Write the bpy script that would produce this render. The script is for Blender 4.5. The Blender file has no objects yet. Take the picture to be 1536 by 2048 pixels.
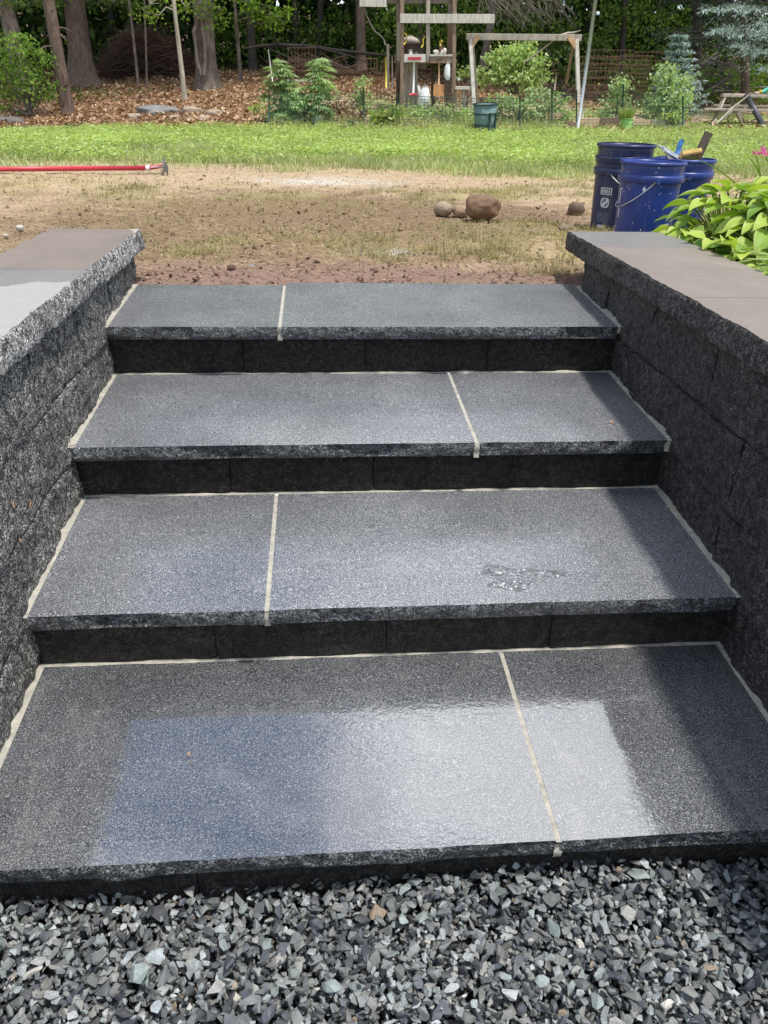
import bpy, math, random
import numpy as np
from mathutils import Matrix, Vector

random.seed(7)
RNG = np.random.default_rng(11)
scene = bpy.context.scene
COL = scene.collection

# ------------------------------------------------------------------ camera
CAM = np.array([-0.1784, -1.0655, 1.5602])
PITCH, YAW, ROLL, FOC = -0.4951, 0.0896, 0.0236, 1545.6
_cp, _sp, _cy, _sy = math.cos(PITCH), math.sin(PITCH), math.cos(YAW), math.sin(YAW)
FWD = np.array([_sy*_cp, _cy*_cp, _sp])
_R = np.array([_cy, -_sy, 0.0])
_U = np.cross(_R, FWD)
RGT = _R*math.cos(ROLL) + _U*math.sin(ROLL)
UPV = -_R*math.sin(ROLL) + _U*math.cos(ROLL)
cd = bpy.data.cameras.new('camera')
cam = bpy.data.objects.new('camera', cd)
COL.objects.link(cam)
cam.matrix_world = Matrix(((RGT[0], UPV[0], -FWD[0], CAM[0]), (RGT[1], UPV[1], -FWD[1], CAM[1]),
                           (RGT[2], UPV[2], -FWD[2], CAM[2]), (0, 0, 0, 1)))
cd.sensor_fit = 'VERTICAL'
cd.sensor_height = 24.0
cd.lens = FOC/2048*24.0
cd.clip_start = 0.02
cd.clip_end = 600
scene.camera = cam
scene.render.resolution_x, scene.render.resolution_y = 768, 1024

# ------------------------------------------------------------------ world, sun, exposure
SUN = np.array([0.27, -0.24, 1.0]); SUN /= np.linalg.norm(SUN)
SUN_EL = math.asin(SUN[2]); SUN_AZ = math.atan2(SUN[0], SUN[1])
world = bpy.data.worlds.new('World'); scene.world = world; world.use_nodes = True
wn, wl = world.node_tree.nodes, world.node_tree.links
wn.clear()
w_out = wn.new('ShaderNodeOutputWorld'); w_bg = wn.new('ShaderNodeBackground')
sky = wn.new('ShaderNodeTexSky'); sky.sky_type = 'NISHITA'; sky.sun_disc = False
sky.sun_elevation = SUN_EL; sky.sun_rotation = SUN_AZ
sky.dust_density = 0.3; sky.ozone_density = 3.0
# broken fair-weather clouds over the whole dome
tc = wn.new('ShaderNodeTexCoord'); sep = wn.new('ShaderNodeSeparateXYZ')
wrot = wn.new('ShaderNodeVectorRotate'); wrot.rotation_type = 'Z_AXIS'; wrot.inputs['Angle'].default_value = math.radians(15)
wl.new(tc.outputs['Generated'], wrot.inputs['Vector']); wl.new(wrot.outputs[0], sep.inputs[0])
mz = wn.new('ShaderNodeMath'); mz.operation = 'MAXIMUM'; mz.inputs[1].default_value = 0.06
wl.new(sep.outputs['Z'], mz.inputs[0])
dx = wn.new('ShaderNodeMath'); dx.operation = 'DIVIDE'; dy = wn.new('ShaderNodeMath'); dy.operation = 'DIVIDE'
wl.new(sep.outputs['X'], dx.inputs[0]); wl.new(mz.outputs[0], dx.inputs[1])
wl.new(sep.outputs['Y'], dy.inputs[0]); wl.new(mz.outputs[0], dy.inputs[1])
cmb = wn.new('ShaderNodeCombineXYZ'); wl.new(dx.outputs[0], cmb.inputs[0]); wl.new(dy.outputs[0], cmb.inputs[1])
cmb.inputs[2].default_value = 8.5
cn = wn.new('ShaderNodeTexNoise'); cn.inputs['Scale'].default_value = 1.5; cn.inputs['Detail'].default_value = 6
cn.inputs['Roughness'].default_value = 0.55
wl.new(cmb.outputs[0], cn.inputs['Vector'])
cr = wn.new('ShaderNodeValToRGB'); cr.color_ramp.elements[0].position = 0.44; cr.color_ramp.elements[1].position = 0.58
wl.new(cn.outputs['Fac'], cr.inputs[0])
cmix = wn.new('ShaderNodeMix'); cmix.data_type = 'RGBA'
wl.new(cr.outputs[0], cmix.inputs['Factor']); wl.new(sky.outputs[0], cmix.inputs['A'])
cmix.inputs['B'].default_value = (10.5, 10.7, 11.2, 1)
wl.new(cmix.outputs['Result'], w_bg.inputs['Color'])
w_bg.inputs['Strength'].default_value = 0.13
wl.new(w_bg.outputs[0], w_out.inputs[0])

sd = bpy.data.lights.new('sun', 'SUN'); sd.energy = 4.1; sd.angle = math.radians(4.0); sd.color = (1.0, 0.955, 0.88)
so = bpy.data.objects.new('sun', sd); COL.objects.link(so)
so.rotation_euler = Vector(SUN).to_track_quat('Z', 'Y').to_euler()
so.location = (4, -3, 14)
scene.view_settings.view_transform = 'Standard'
scene.view_settings.look = 'None'
scene.view_settings.exposure = 0.18
scene.view_settings.gamma = 1.0
scene.view_settings.use_curve_mapping = False

# ------------------------------------------------------------------ pixel helpers (2048 px tall photograph -> world)
def ray(px, py):
    d = FWD*FOC + RGT*(px-768) + UPV*(1024-py)
    return d/np.linalg.norm(d)
def onz(px, py, z):
    d = ray(px, py); return CAM + d*(z-CAM[2])/d[2]
def pt(px, py, y):
    d = ray(px, py); return CAM + d*(y-CAM[1])/d[1]
def mpp(y):          # metres per photo pixel at depth y near the horizon
    return (y-CAM[1])*math.cos(PITCH)*1.0/FOC/1.0

# ------------------------------------------------------------------ numpy noise
def _hash(i, j, k, s):
    h = (i*374761393 + j*668265263 + k*2147483647 + s*1274126177) & 0xFFFFFFFF
    h = ((h ^ (h >> 13))*1274126177) & 0xFFFFFFFF
    h = h ^ (h >> 16)
    return (h & 0xFFFFFF)/float(0xFFFFFF)
def vnoise(P, s=0):
    P = np.asarray(P, float); I = np.floor(P).astype(np.int64); Fr = P-I; u = Fr*Fr*(3-2*Fr)
    r = 0
    for a in (0, 1):
        for b in (0, 1):
            for c in (0, 1):
                w = (u[:, 0] if a else 1-u[:, 0])*(u[:, 1] if b else 1-u[:, 1])*(u[:, 2] if c else 1-u[:, 2])
                r = r + w*_hash(I[:, 0]+a, I[:, 1]+b, I[:, 2]+c, s)
    return r
def fbm(P, s=0, octv=4, gain=0.5):
    P = np.asarray(P, float); t = 0; a = 1; n = 0
    for o in range(octv):
        t = t + a*vnoise(P*(2.03**o), s+o); n += a; a *= gain
    return t/n          # 0..1
def n2(x, y, sc, s=0, octv=4):
    x = np.asarray(x, float).ravel(); y = np.asarray(y, float).ravel()
    return fbm(np.stack([x*sc, y*sc, np.full_like(x, 0.37)], 1), s, octv)
def sstep(a, b, x):
    t = np.clip((np.asarray(x, float)-a)/(b-a), 0, 1); return t*t*(3-2*t)

# ------------------------------------------------------------------ mesh builder
class MB:
    def __init__(self): self.V = []; self.F = []; self.n = 0; self.C = []
    def add(self, V, F, mi=0, smooth=False, col=None):
        V = np.asarray(V, float).reshape(-1, 3); F = np.asarray(F, np.int64)
        if F.ndim == 1: F = F.reshape(1, -1)
        self.V.append(V); self.F.append((F+self.n, mi, smooth))
        self.C.append(np.ones((len(V), 3)) if col is None else np.broadcast_to(np.asarray(col, float), (len(V), 3)))
        self.n += len(V); return self
    def more(self, F, mi=0, smooth=False, off=0):
        self.F.append((np.asarray(F, np.int64)+off, mi, smooth))
    def box(self, lo, hi, mi=0):
        x0, y0, z0 = lo; x1, y1, z1 = hi
        V = [(x0,y0,z0),(x1,y0,z0),(x1,y1,z0),(x0,y1,z0),(x0,y0,z1),(x1,y0,z1),(x1,y1,z1),(x0,y1,z1)]
        F = [(0,3,2,1),(4,5,6,7),(0,1,5,4),(1,2,6,5),(2,3,7,6),(3,0,4,7)]
        return self.add(V, F, mi)
    def beam(self, a, b, w, h, up=(0, 0, 1), bev=0.08, mi=0):
        """rectangular bar a->b, w across, h along up, with chamfered long edges"""
        a = np.asarray(a, float); b = np.asarray(b, float); d = b-a; L = np.linalg.norm(d); d = d/L
        u = np.asarray(up, float); u = u-d*(u@d); u /= np.linalg.norm(u); s = np.cross(d, u)
        c = min(w, h)*bev
        pr = [(-w/2+c,-h/2),(w/2-c,-h/2),(w/2,-h/2+c),(w/2,h/2-c),(w/2-c,h/2),(-w/2+c,h/2),(-w/2,h/2-c),(-w/2,-h/2+c)]
        V = [a+s*p+u*q for p, q in pr]+[b+s*p+u*q for p, q in pr]
        F = [(i, (i+1) % 8, 8+(i+1) % 8, 8+i) for i in range(8)]
        self.add(V, F, mi); o = self.n-16
        self.more([tuple(range(7, -1, -1))], mi, False, o); self.more([tuple(range(8, 16))], mi, False, o)
        return self
    def tube(self, pts, rad, n=6, mi=0, smooth=True, cap=True, rn=0.0, seed=0, col=None):
        pts = np.asarray(pts, float); m = len(pts)
        rad = np.broadcast_to(np.asarray(rad, float), (m,))
        T = np.gradient(pts, axis=0); T /= np.linalg.norm(T, axis=1)[:, None]+1e-12
        ref = np.array([1.0, 0.13, 0.07]) if abs(T[0] @ np.array([0, 0, 1.0])) > .8 else np.array([0.05, 0.02, 1.0])
        A = np.cross(T, ref); A /= np.linalg.norm(A, axis=1)[:, None]+1e-12
        B = np.cross(T, A)
        th = np.arange(n)*2*np.pi/n
        rr = rad[:, None]*np.ones(n)
        if rn:
            q = np.stack(np.meshgrid(np.arange(m)*0.45, np.cos(th)*1.4, indexing='ij'), -1).reshape(-1, 2)
            q2 = np.repeat(np.sin(th)[None]*1.4, m, 0).ravel()
            rr = rr*(1+rn*(2*fbm(np.stack([q[:, 0], q[:, 1]+seed*7.1, q2], 1), seed, 3).reshape(m, n)-1))
        V = pts[:, None]+rr[..., None]*(np.cos(th)[None, :, None]*A[:, None]+np.sin(th)[None, :, None]*B[:, None])
        V = V.reshape(-1, 3)
        i, j = np.meshgrid(np.arange(m-1), np.arange(n), indexing='ij'); j2 = (j+1) % n
        F = np.stack([i*n+j, i*n+j2, (i+1)*n+j2, (i+1)*n+j], -1).reshape(-1, 4)
        self.add(V, F, mi, smooth, col); o = self.n-m*n
        if cap:
            self.more([tuple(range(n))], mi, False, o)
            self.more([tuple(range((m-1)*n, m*n))[::-1]], mi, False, o)
        return self
    def bars(self, P0, P1, r, n=3, mi=0):
        P0 = np.asarray(P0, float); P1 = np.asarray(P1, float); d = P1-P0; d /= np.linalg.norm(d, axis=1)[:, None]+1e-12
        ref = np.where(np.abs(d[:, 2:3]) > .8, np.array([[1, 0.1, 0]]), np.array([[0, 0.05, 1.0]]))
        A = np.cross(d, ref); A /= np.linalg.norm(A, axis=1)[:, None]; B = np.cross(d, A)
        r = np.broadcast_to(np.asarray(r, float), (len(P0),))[:, None]
        rings = []
        for P, k in ((P0, 1.0), (P1, 1.0)):
            for t in range(n):
                a = 2*np.pi*t/n; rings.append(P+r*k*(math.cos(a)*A+math.sin(a)*B))
        V = np.stack(rings, 1); N = len(P0); base = np.arange(N)[:, None]*(2*n)
        F = np.concatenate([base+np.array([[t, (t+1) % n, n+(t+1) % n, n+t]]) for t in range(n)], 0)
        return self.add(V.reshape(-1, 3), F, mi)
    def leaves(self, C, D, N, L, W, mi=0, col=None, fold=0.12):
        """rhombic leaves: base C, direction D, normal N"""
        C = np.asarray(C, float); n = len(C)
        D = D/(np.linalg.norm(D, axis=1)[:, None]+1e-9)
        S = np.cross(N, D); S /= np.linalg.norm(S, axis=1)[:, None]+1e-9; N = np.cross(D, S)
        L = np.broadcast_to(np.asarray(L, float), (n,))[:, None]; W = np.broadcast_to(np.asarray(W, float), (n,))[:, None]
        V = np.stack([C, C+D*L*.45+S*W*.5+N*W*fold, C+D*L, C+D*L*.45-S*W*.5+N*W*fold], 1).reshape(-1, 3)
        F = np.arange(4*n).reshape(n, 4)
        c = None if col is None else np.repeat(col, 4, 0)
        return self.add(V, F, mi, False, c)
    def build(self, name, mats, parent=None, off=None):
        V = np.concatenate(self.V) if self.V else np.zeros((0, 3))
        if parent is not None:
            w = wloc(parent); V = V-w
        elif off is not None: V = V-np.asarray(off)
        me = bpy.data.meshes.new(name)
        me.vertices.add(len(V)); me.vertices.foreach_set('co', V.ravel().astype(np.float32))
        lv = np.concatenate([f.ravel() for f, _, _ in self.F]); lt = np.concatenate([np.full(len(f), f.shape[1]) for f, _, _ in self.F])
        ls = np.concatenate([[0], np.cumsum(lt)[:-1]])
        mi = np.concatenate([np.full(len(f), m) for f, m, _ in self.F]); sm = np.concatenate([np.full(len(f), s) for f, _, s in self.F])
        me.loops.add(len(lv)); me.loops.foreach_set('vertex_index', lv.astype(np.int32))
        me.polygons.add(len(lt)); me.polygons.foreach_set('loop_start', ls.astype(np.int32)); me.polygons.foreach_set('loop_total', lt.astype(np.int32))
        me.polygons.foreach_set('material_index', mi.astype(np.int32)); me.polygons.foreach_set('use_smooth', sm.astype(bool))
        C = np.concatenate(self.C)
        if not np.all(C == 1):
            at = me.color_attributes.new('Col', 'FLOAT_COLOR', 'POINT')
            at.data.foreach_set('color', np.concatenate([C, np.ones((len(C), 1))], 1).ravel().astype(np.float32))
        me.update(calc_edges=True); me.validate()
        for m in (mats if isinstance(mats, (list, tuple)) else [mats]): me.materials.append(m)
        o = bpy.data.objects.new(name, me); COL.objects.link(o)
        if parent is not None: o.parent = parent
        elif off is not None: o.location = off
        return o
def wloc(o):
    l = np.zeros(3)
    while o is not None: l = l+np.array(o.location); o = o.parent
    return l
def tag(o, label=None, cat=None, group=None, kind=None):
    if label: o['label'] = label
    if cat: o['category'] = cat
    if group: o['group'] = group
    if kind: o['kind'] = kind
    return o
def thing(name, loc, label, cat, group=None):
    o = bpy.data.objects.new(name, None); o.location = tuple(float(v) for v in loc); o.empty_display_size = .1
    COL.objects.link(o); return tag(o, label, cat, group)

# ------------------------------------------------------------------ materials
def newmat(name):
    m = bpy.data.materials.new(name); m.use_nodes = True
    nt = m.node_tree; b = nt.nodes['Principled BSDF']; return m, nt, b
def nd(nt, t, **kw):
    n = nt.nodes.new(t)
    for k, v in kw.items():
        if k in n.inputs: n.inputs[k].default_value = v
        else: setattr(n, k, v)
    return n
def ramp(nt, fac, stops):
    r = nt.nodes.new('ShaderNodeValToRGB'); e = r.color_ramp.elements
    while len(e) < len(stops): e.new(0.5)
    for i, (p, c) in enumerate(stops):
        e[i].position = p; e[i].color = (c[0], c[1], c[2], 1) if hasattr(c, '__len__') else (c, c, c, 1)
    nt.links.new(fac, r.inputs[0]); return r.outputs[0]
def pos(nt):
    return nt.nodes.new('ShaderNodeNewGeometry').outputs['Position']
def noise(nt, vec, scale, detail=3, rough=.5, dist=0):
    n = nd(nt, 'ShaderNodeTexNoise', Scale=scale, Detail=detail, Roughness=rough, Distortion=dist)
    nt.links.new(vec, n.inputs['Vector']); return n.outputs['Fac']
def mix(nt, f, a, b, mode='MIX'):
    m = nt.nodes.new('ShaderNodeMix'); m.data_type = 'RGBA'; m.blend_type = mode
    for s, v in (('Factor', f), ('A', a), ('B', b)):
        if hasattr(v, 'node'): nt.links.new(v, m.inputs[s])
        elif hasattr(v, '__len__'): m.inputs[s].default_value = (v[0], v[1], v[2], 1)
        else: m.inputs[s].default_value = v
    return m.outputs['Result']
def math_(nt, op, a, b=0.0, c=None):
    m = nt.nodes.new('ShaderNodeMath'); m.operation = op
    for i, v in enumerate((a, b) if c is None else (a, b, c)):
        if hasattr(v, 'node'): nt.links.new(v, m.inputs[i])
        else: m.inputs[i].default_value = v
    return m.outputs[0]
def bump(nt, h, strength, dist, normal=None):
    b = nd(nt, 'ShaderNodeBump', Strength=strength, Distance=dist); nt.links.new(h, b.inputs['Height'])
    if normal is not None: nt.links.new(normal, b.inputs['Normal'])
    return b.outputs[0]
def mat_basic(name, c, rough=.6, var=.25, scale=12, metal=0.0, bmp=0.0, bscale=60, dark=None):
    m, nt, b = newmat(name); p = pos(nt)
    d = dark if dark else tuple(v*(1-var) for v in c); l = tuple(min(1, v*(1+var*.7)) for v in c)
    nt.links.new(ramp(nt, noise(nt, p, scale, 4, .6), [(.3, d), (.7, l)]), b.inputs['Base Color'])
    b.inputs['Roughness'].default_value = rough; b.inputs['Metallic'].default_value = metal
    if bmp: nt.links.new(bump(nt, noise(nt, p, bscale, 3), .6, bmp), b.inputs['Normal'])
    return m
def mat_leaf(name, cols, rough=.55, trans=.35, spec=.3):
    m, nt, b = newmat(name); g = nt.nodes.new('ShaderNodeNewGeometry')
    k = len(cols); c = ramp(nt, g.outputs['Random Per Island'], [(i/max(1, k-1)*.9+.05, cc) for i, cc in enumerate(cols)])
    big = noise(nt, g.outputs['Position'], 1.3, 2)
    c = mix(nt, 1.0, c, ramp(nt, big, [(.3, .72), (.7, 1.15)]), 'MULTIPLY')
    nt.links.new(c, b.inputs['Base Color']); b.inputs['Roughness'].default_value = rough
    b.inputs['Specular IOR Level'].default_value = spec
    tr = nt.nodes.new('ShaderNodeBsdfTranslucent')
    c2 = mix(nt, 1.0, c, (1.15, 1.2, .6), 'MULTIPLY'); nt.links.new(c2, tr.inputs['Color'])
    ms = nd(nt, 'ShaderNodeMixShader'); ms.inputs[0].default_value = trans
    nt.links.new(b.outputs[0], ms.inputs[1]); nt.links.new(tr.outputs[0], ms.inputs[2])
    nt.links.new(ms.outputs[0], nt.nodes['Material Output'].inputs['Surface'])
    return m
def mat_vcol(name, rough=.9, fine=300, fstr=.5, bmp=.004, bscale=120, spec=.25, extra=None):
    m, nt, b = newmat(name); p = pos(nt)
    a = nd(nt, 'ShaderNodeVertexColor', layer_name='Col')
    f = ramp(nt, noise(nt, p, fine, 4, .65), [(.25, 1-fstr), (.75, 1+fstr)])
    f2 = ramp(nt, noise(nt, p, fine*.17, 3, .6), [(.3, 1-fstr*.4), (.7, 1+fstr*.4)])
    c = mix(nt, 1.0, mix(nt, 1.0, a.outputs['Color'], f, 'MULTIPLY'), f2, 'MULTIPLY')
    nt.links.new(c, b.inputs['Base Color']); b.inputs['Roughness'].default_value = rough; b.inputs['Specular IOR Level'].default_value = spec
    if bmp: nt.links.new(bump(nt, noise(nt, p, bscale, 5, .65), .8, bmp), b.inputs['Normal'])
    return m

def granite(name, wet=False, puddle=False):
    m, nt, b = newmat(name); p = pos(nt)
    f = noise(nt, p, 480, 2, .65); f2 = noise(nt, p, 210, 2, .6)
    ff = math_(nt, 'ADD', math_(nt, 'MULTIPLY', f, .72), math_(nt, 'MULTIPLY', f2, .28))
    c = ramp(nt, ff, [(q, tuple(v*(1.15 if wet else 1.55) for v in cc)) for q, cc in ((.36, (.012, .014, .018)), (.49, (.052, .055, .061)), (.57, (.17, .176, .187)), (.65, (.48, .49, .505)))])
    oi = nt.nodes.new('ShaderNodeObjectInfo')
    c = mix(nt, 1.0, c, ramp(nt, oi.outputs['Random'], [(0, .84), (1, 1.16)]), 'MULTIPLY')
    c = mix(nt, 1.0, c, ramp(nt, noise(nt, p, 3.0, 4, .6), [(.3, .78), (.7, 1.18)]), 'MULTIPLY')
    # tan mud and cement traces left by the grouting
    st = ramp(nt, noise(nt, p, 11.0, 5, .7), [(.70, 0.0), (.77, .5)]); c = mix(nt, st, c, (.17, .13, .09))
    sm = ramp(nt, noise(nt, p, 4.5, 6, .75, 1.5), [(.54, 0.0), (.70, .26)]); c = mix(nt, sm, c, (.30, .29, .27))
    nt.links.new(c, b.inputs['Base Color'])
    b.inputs['Roughness'].default_value = .45
    nt.links.new(bump(nt, ff, .25, .0006), b.inputs['Normal'])
    b.inputs['Coat Weight'].default_value = 1.0; b.inputs['Coat IOR'].default_value = 3.1 if wet else 2.0
    wn_ = noise(nt, p, 3.5, 4, .6)
    if wet:
        nt.links.new(ramp(nt, wn_, [(.36, .03), (.66, .10)]), b.inputs['Coat Roughness'])
        sx = nd(nt, 'ShaderNodeMapping'); sx.inputs['Scale'].default_value = (1, 1.6, 1); nt.links.new(p, sx.inputs[0])
        rip = noise(nt, sx.outputs[0], 48, 2, .5, .8)
        rm = ramp(nt, noise(nt, p, 2.6, 2), [(.45, .10), (.62, 1.0)]); hgt = math_(nt, 'MULTIPLY', rip, rm)
        nt.links.new(bump(nt, hgt, .35, .0022), b.inputs['Coat Normal'])
    else:
        nt.links.new(ramp(nt, wn_, [(.36, .12), (.66, .28)]), b.inputs['Coat Roughness'])
    if puddle:
        for l in list(b.inputs['Coat Roughness'].links): nt.links.remove(l)
        b.inputs['Coat Roughness'].default_value = .05; b.inputs['Coat IOR'].default_value = 2.8
        nt.links.new(bump(nt, noise(nt, p, 60, 1, .5, 1.2), 1.0, .022), b.inputs['Coat Normal'])
    return m
def splitface(name, dark, lite, wet=.0):
    m, nt, b = newmat(name); p = pos(nt)
    f = noise(nt, p, 185, 2.5, .7); g = noise(nt, p, 48, 4, .7); h = noise(nt, p, 6, 3); k = noise(nt, p, 420, 1, .5)
    mid = tuple(a*.55+b_*.22 for a, b_ in zip(dark, lite))
    c = ramp(nt, f, [(.40, dark), (.49, mid), (.57, tuple(v*.55 for v in lite)), (.66, lite)])
    c = mix(nt, 1.0, c, ramp(nt, g, [(.38, .22), (.60, 1.4)]), 'MULTIPLY')
    c = mix(nt, 1.0, c, ramp(nt, h, [(.3, .72), (.7, 1.22)]), 'MULTIPLY')
    c = mix(nt, ramp(nt, k, [(.70, 0.0), (.74, .7)]), c, tuple(min(.9, v*1.3) for v in lite))
    nt.links.new(c, b.inputs['Base Color']); b.inputs['Roughness'].default_value = .72-wet*.35
    hgt = math_(nt, 'ADD', math_(nt, 'MULTIPLY', g, .7), math_(nt, 'MULTIPLY', f, .3))
    nt.links.new(bump(nt, hgt, 1.0, .030), b.inputs['Normal'])
    b.inputs['Specular IOR Level'].default_value = .35+wet*.3
    return m
def captop(name, wetc, dryc, line=None):
    """honed concrete cap: damp colour, with paler dried-out patches of its own outline"""
    m, nt, b = newmat(name); p = pos(nt)
    mp = nd(nt, 'ShaderNodeMapping'); mp.inputs['Scale'].default_value = (1.6, 1, 1); nt.links.new(p, mp.inputs[0])
    f = noise(nt, mp.outputs[0], 3.2, 5, .6); g = noise(nt, p, 330, 3, .7)
    c = ramp(nt, f, [(.3, tuple(v*.88 for v in wetc)), (.7, tuple(v*1.1 for v in wetc))])
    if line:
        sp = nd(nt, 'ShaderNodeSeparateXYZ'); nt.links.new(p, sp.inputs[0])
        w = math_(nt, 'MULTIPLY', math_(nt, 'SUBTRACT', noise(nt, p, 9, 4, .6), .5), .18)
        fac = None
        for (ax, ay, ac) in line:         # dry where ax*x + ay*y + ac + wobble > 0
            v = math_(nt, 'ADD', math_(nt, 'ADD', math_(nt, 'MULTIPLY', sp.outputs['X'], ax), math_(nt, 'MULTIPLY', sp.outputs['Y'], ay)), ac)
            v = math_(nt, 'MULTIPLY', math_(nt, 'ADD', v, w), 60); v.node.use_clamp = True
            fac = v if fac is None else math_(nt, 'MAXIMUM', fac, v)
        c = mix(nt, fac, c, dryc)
    c = mix(nt, 1.0, c, ramp(nt, g, [(.3, .74), (.7, 1.22)]), 'MULTIPLY')
    nt.links.new(c, b.inputs['Base Color']); b.inputs['Roughness'].default_value = .6
    nt.links.new(bump(nt, g, .3, .001), b.inputs['Normal'])
    return m

M = {}
M['granite'] = granite('damp_grey_granite'); M['granite_wet'] = granite('wet_grey_granite', True)
M['nosing'] = splitface('rock_pitched_granite', (.006, .008, .010), (.26, .28, .30), .8)
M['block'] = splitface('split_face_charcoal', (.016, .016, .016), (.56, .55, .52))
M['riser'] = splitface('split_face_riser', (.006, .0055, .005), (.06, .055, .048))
M['block_shaded'] = splitface('split_face_shaded', (.006, .0065, .0065), (.15, .142, .13), .3)  # right wall: glossier, darker copy of block, its shade put into the colour
M['cap_face_lit'] = splitface('split_face_cap_lit', (.07, .07, .07), (1.0, .99, .97))  # pale dry left cap, its sunlit brightness put into the colour too
M['cap_face_shaded'] = splitface('split_face_cap_shaded', (.008, .008, .008), (.24, .23, .215), .2)  # right cap face, darkened copy with the shade put into its colour
M['grout'] = mat_basic('sand_grout', (.37, .352, .30), .9, .28, 40, bmp=.003, bscale=200)

def mat_wood(name, c, d, sc=18):
    m, nt, b = newmat(name); p = pos(nt)
    mp = nd(nt, 'ShaderNodeMapping'); mp.inputs['Scale'].default_value = (1, 1, .25); nt.links.new(p, mp.inputs[0])
    f = noise(nt, mp.outputs[0], sc, 5, .65, .4)
    nt.links.new(ramp(nt, f, [(.28, d), (.55, c), (.8, tuple(min(1, v*1.25) for v in c))]), b.inputs['Base Color'])
    b.inputs['Roughness'].default_value = .85
    nt.links.new(bump(nt, f, .5, .006), b.inputs['Normal']); return m
M['wood_grey'] = mat_wood('weathered_timber', (.40, .35, .30), (.20, .16, .13))
M['wood_brown'] = mat_wood('aged_brown_timber', (.27, .19, .14), (.13, .085, .06))
M['wood_pale'] = mat_wood('silvered_pale_timber', (.56, .52, .47), (.34, .30, .26))
M['wood_new'] = mat_wood('fresh_pine', (.58, .37, .22), (.42, .25, .14))
M['wood_orange'] = mat_wood('orange_plywood', (.60, .30, .13), (.45, .2, .08))
M['wood_dark'] = mat_wood('dark_timber', (.11, .09, .07), (.05, .04, .03))  # plain dark timber tone, also on rear and inner tower parts

def mat_bark(name, c, d, sx=1.0, sc=26):
    m, nt, b = newmat(name); p = pos(nt)
    mp = nd(nt, 'ShaderNodeMapping'); mp.inputs['Scale'].default_value = (1, 1, .22); nt.links.new(p, mp.inputs[0])
    f = noise(nt, mp.outputs[0], sc, 5, .7, .6); g = noise(nt, p, 2.2, 3)
    cc = ramp(nt, f, [(.33, d), (.55, c), (.78, tuple(v*1.3 for v in c))])
    cc = mix(nt, 1.0, cc, ramp(nt, g, [(.3, .8), (.7, 1.15)]), 'MULTIPLY')
    nt.links.new(cc, b.inputs['Base Color']); b.inputs['Roughness'].default_value = .9
    nt.links.new(bump(nt, f, .9, .03), b.inputs['Normal']); return m
M['bark_grey'] = mat_bark('grey_brown_bark', (.20, .165, .135), (.07, .055, .045))
M['bark_red'] = mat_bark('reddish_brown_bark', (.17, .12, .095), (.06, .04, .03))
M['bark_pale'] = mat_bark('pale_smooth_bark', (.42, .38, .30), (.26, .23, .18), sc=12)
M['bark_dark'] = mat_bark('dark_bark', (.07, .06, .05), (.025, .02, .018))
M['twig_grey'] = mat_bark('dead_grey_twigs', (.34, .30, .26), (.18, .15, .13), sc=30)
M['brush'] = mat_bark('brown_dead_brush', (.10, .058, .038), (.035, .022, .016), sc=30)
M['heartwood'] = mat_bark('dark_hollow_heartwood', (.09, .06, .045), (.025, .018, .014))

M['leaf_bright'] = mat_leaf('bright_maple_leaf', [(.10, .19, .02), (.17, .30, .035), (.26, .40, .05)], trans=.45)
M['leaf_mid'] = mat_leaf('mid_green_leaf', [(.05, .10, .02), (.10, .19, .035), (.20, .31, .06)], trans=.4)
M['leaf_sun'] = mat_leaf('sunlit_wood_leaf', [(.09, .18, .035), (.18, .31, .06), (.33, .46, .11)], trans=.5)
M['leaf_dark'] = mat_leaf('dark_canopy_leaf', [(.028, .058, .016), (.055, .11, .025), (.11, .19, .045)], trans=.4)
M['leaf_shrub'] = mat_leaf('light_shrub_leaf', [(.24, .36, .11), (.38, .51, .19), (.54, .64, .32)], trans=.4)
M['leaf_tomato'] = mat_leaf('bluish_garden_leaf', [(.22, .33, .13), (.37, .49, .23), (.54, .64, .40)], trans=.4)
M['leaf_hemp'] = mat_leaf('slender_green_leaflet', [(.24, .38, .15), (.38, .52, .24), (.54, .65, .38)], trans=.45)
M['leaf_weed'] = mat_leaf('lime_weed_leaf', [(.26, .37, .09), (.39, .51, .16), (.54, .63, .26)], trans=.4)
M['needle_blue'] = mat_leaf('blue_spruce_needles', [(.20, .29, .29), (.36, .46, .46), (.54, .64, .64)], trans=.2)
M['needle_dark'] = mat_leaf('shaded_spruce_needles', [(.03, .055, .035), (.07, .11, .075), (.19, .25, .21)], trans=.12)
M['litter'] = mat_leaf('dry_oak_leaf', [(.14, .07, .04), (.31, .18, .105), (.50, .33, .21), (.62, .47, .34)], .8, .15, .15)
M['grass'] = mat_leaf('lawn_grass_blade', [(.28, .35, .13), (.42, .49, .22), (.56, .58, .34)], trans=.4)
M['grass_dry'] = mat_leaf('half_dry_grass_blade', [(.27, .23, .11), (.40, .33, .18), (.48, .40, .25), (.26, .29, .10)], trans=.3)
M['straw'] = mat_leaf('dead_straw', [(.25, .16, .09), (.42, .31, .19), (.55, .44, .29)], .8, .1, .15)
M['ground'] = mat_vcol('yard_soil', .95, 260, .55, .012, 90, .15)
M['gravel'] = mat_vcol('crushed_stone', .55, 420, .45, .0016, 500, .45)
M['dirtclod'] = mat_vcol('soil_crumb', .95, 300, .4, .004, 200, .15)
M['rock'] = mat_vcol('field_stone', .7, 60, .35, .008, 50, .3)

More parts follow.
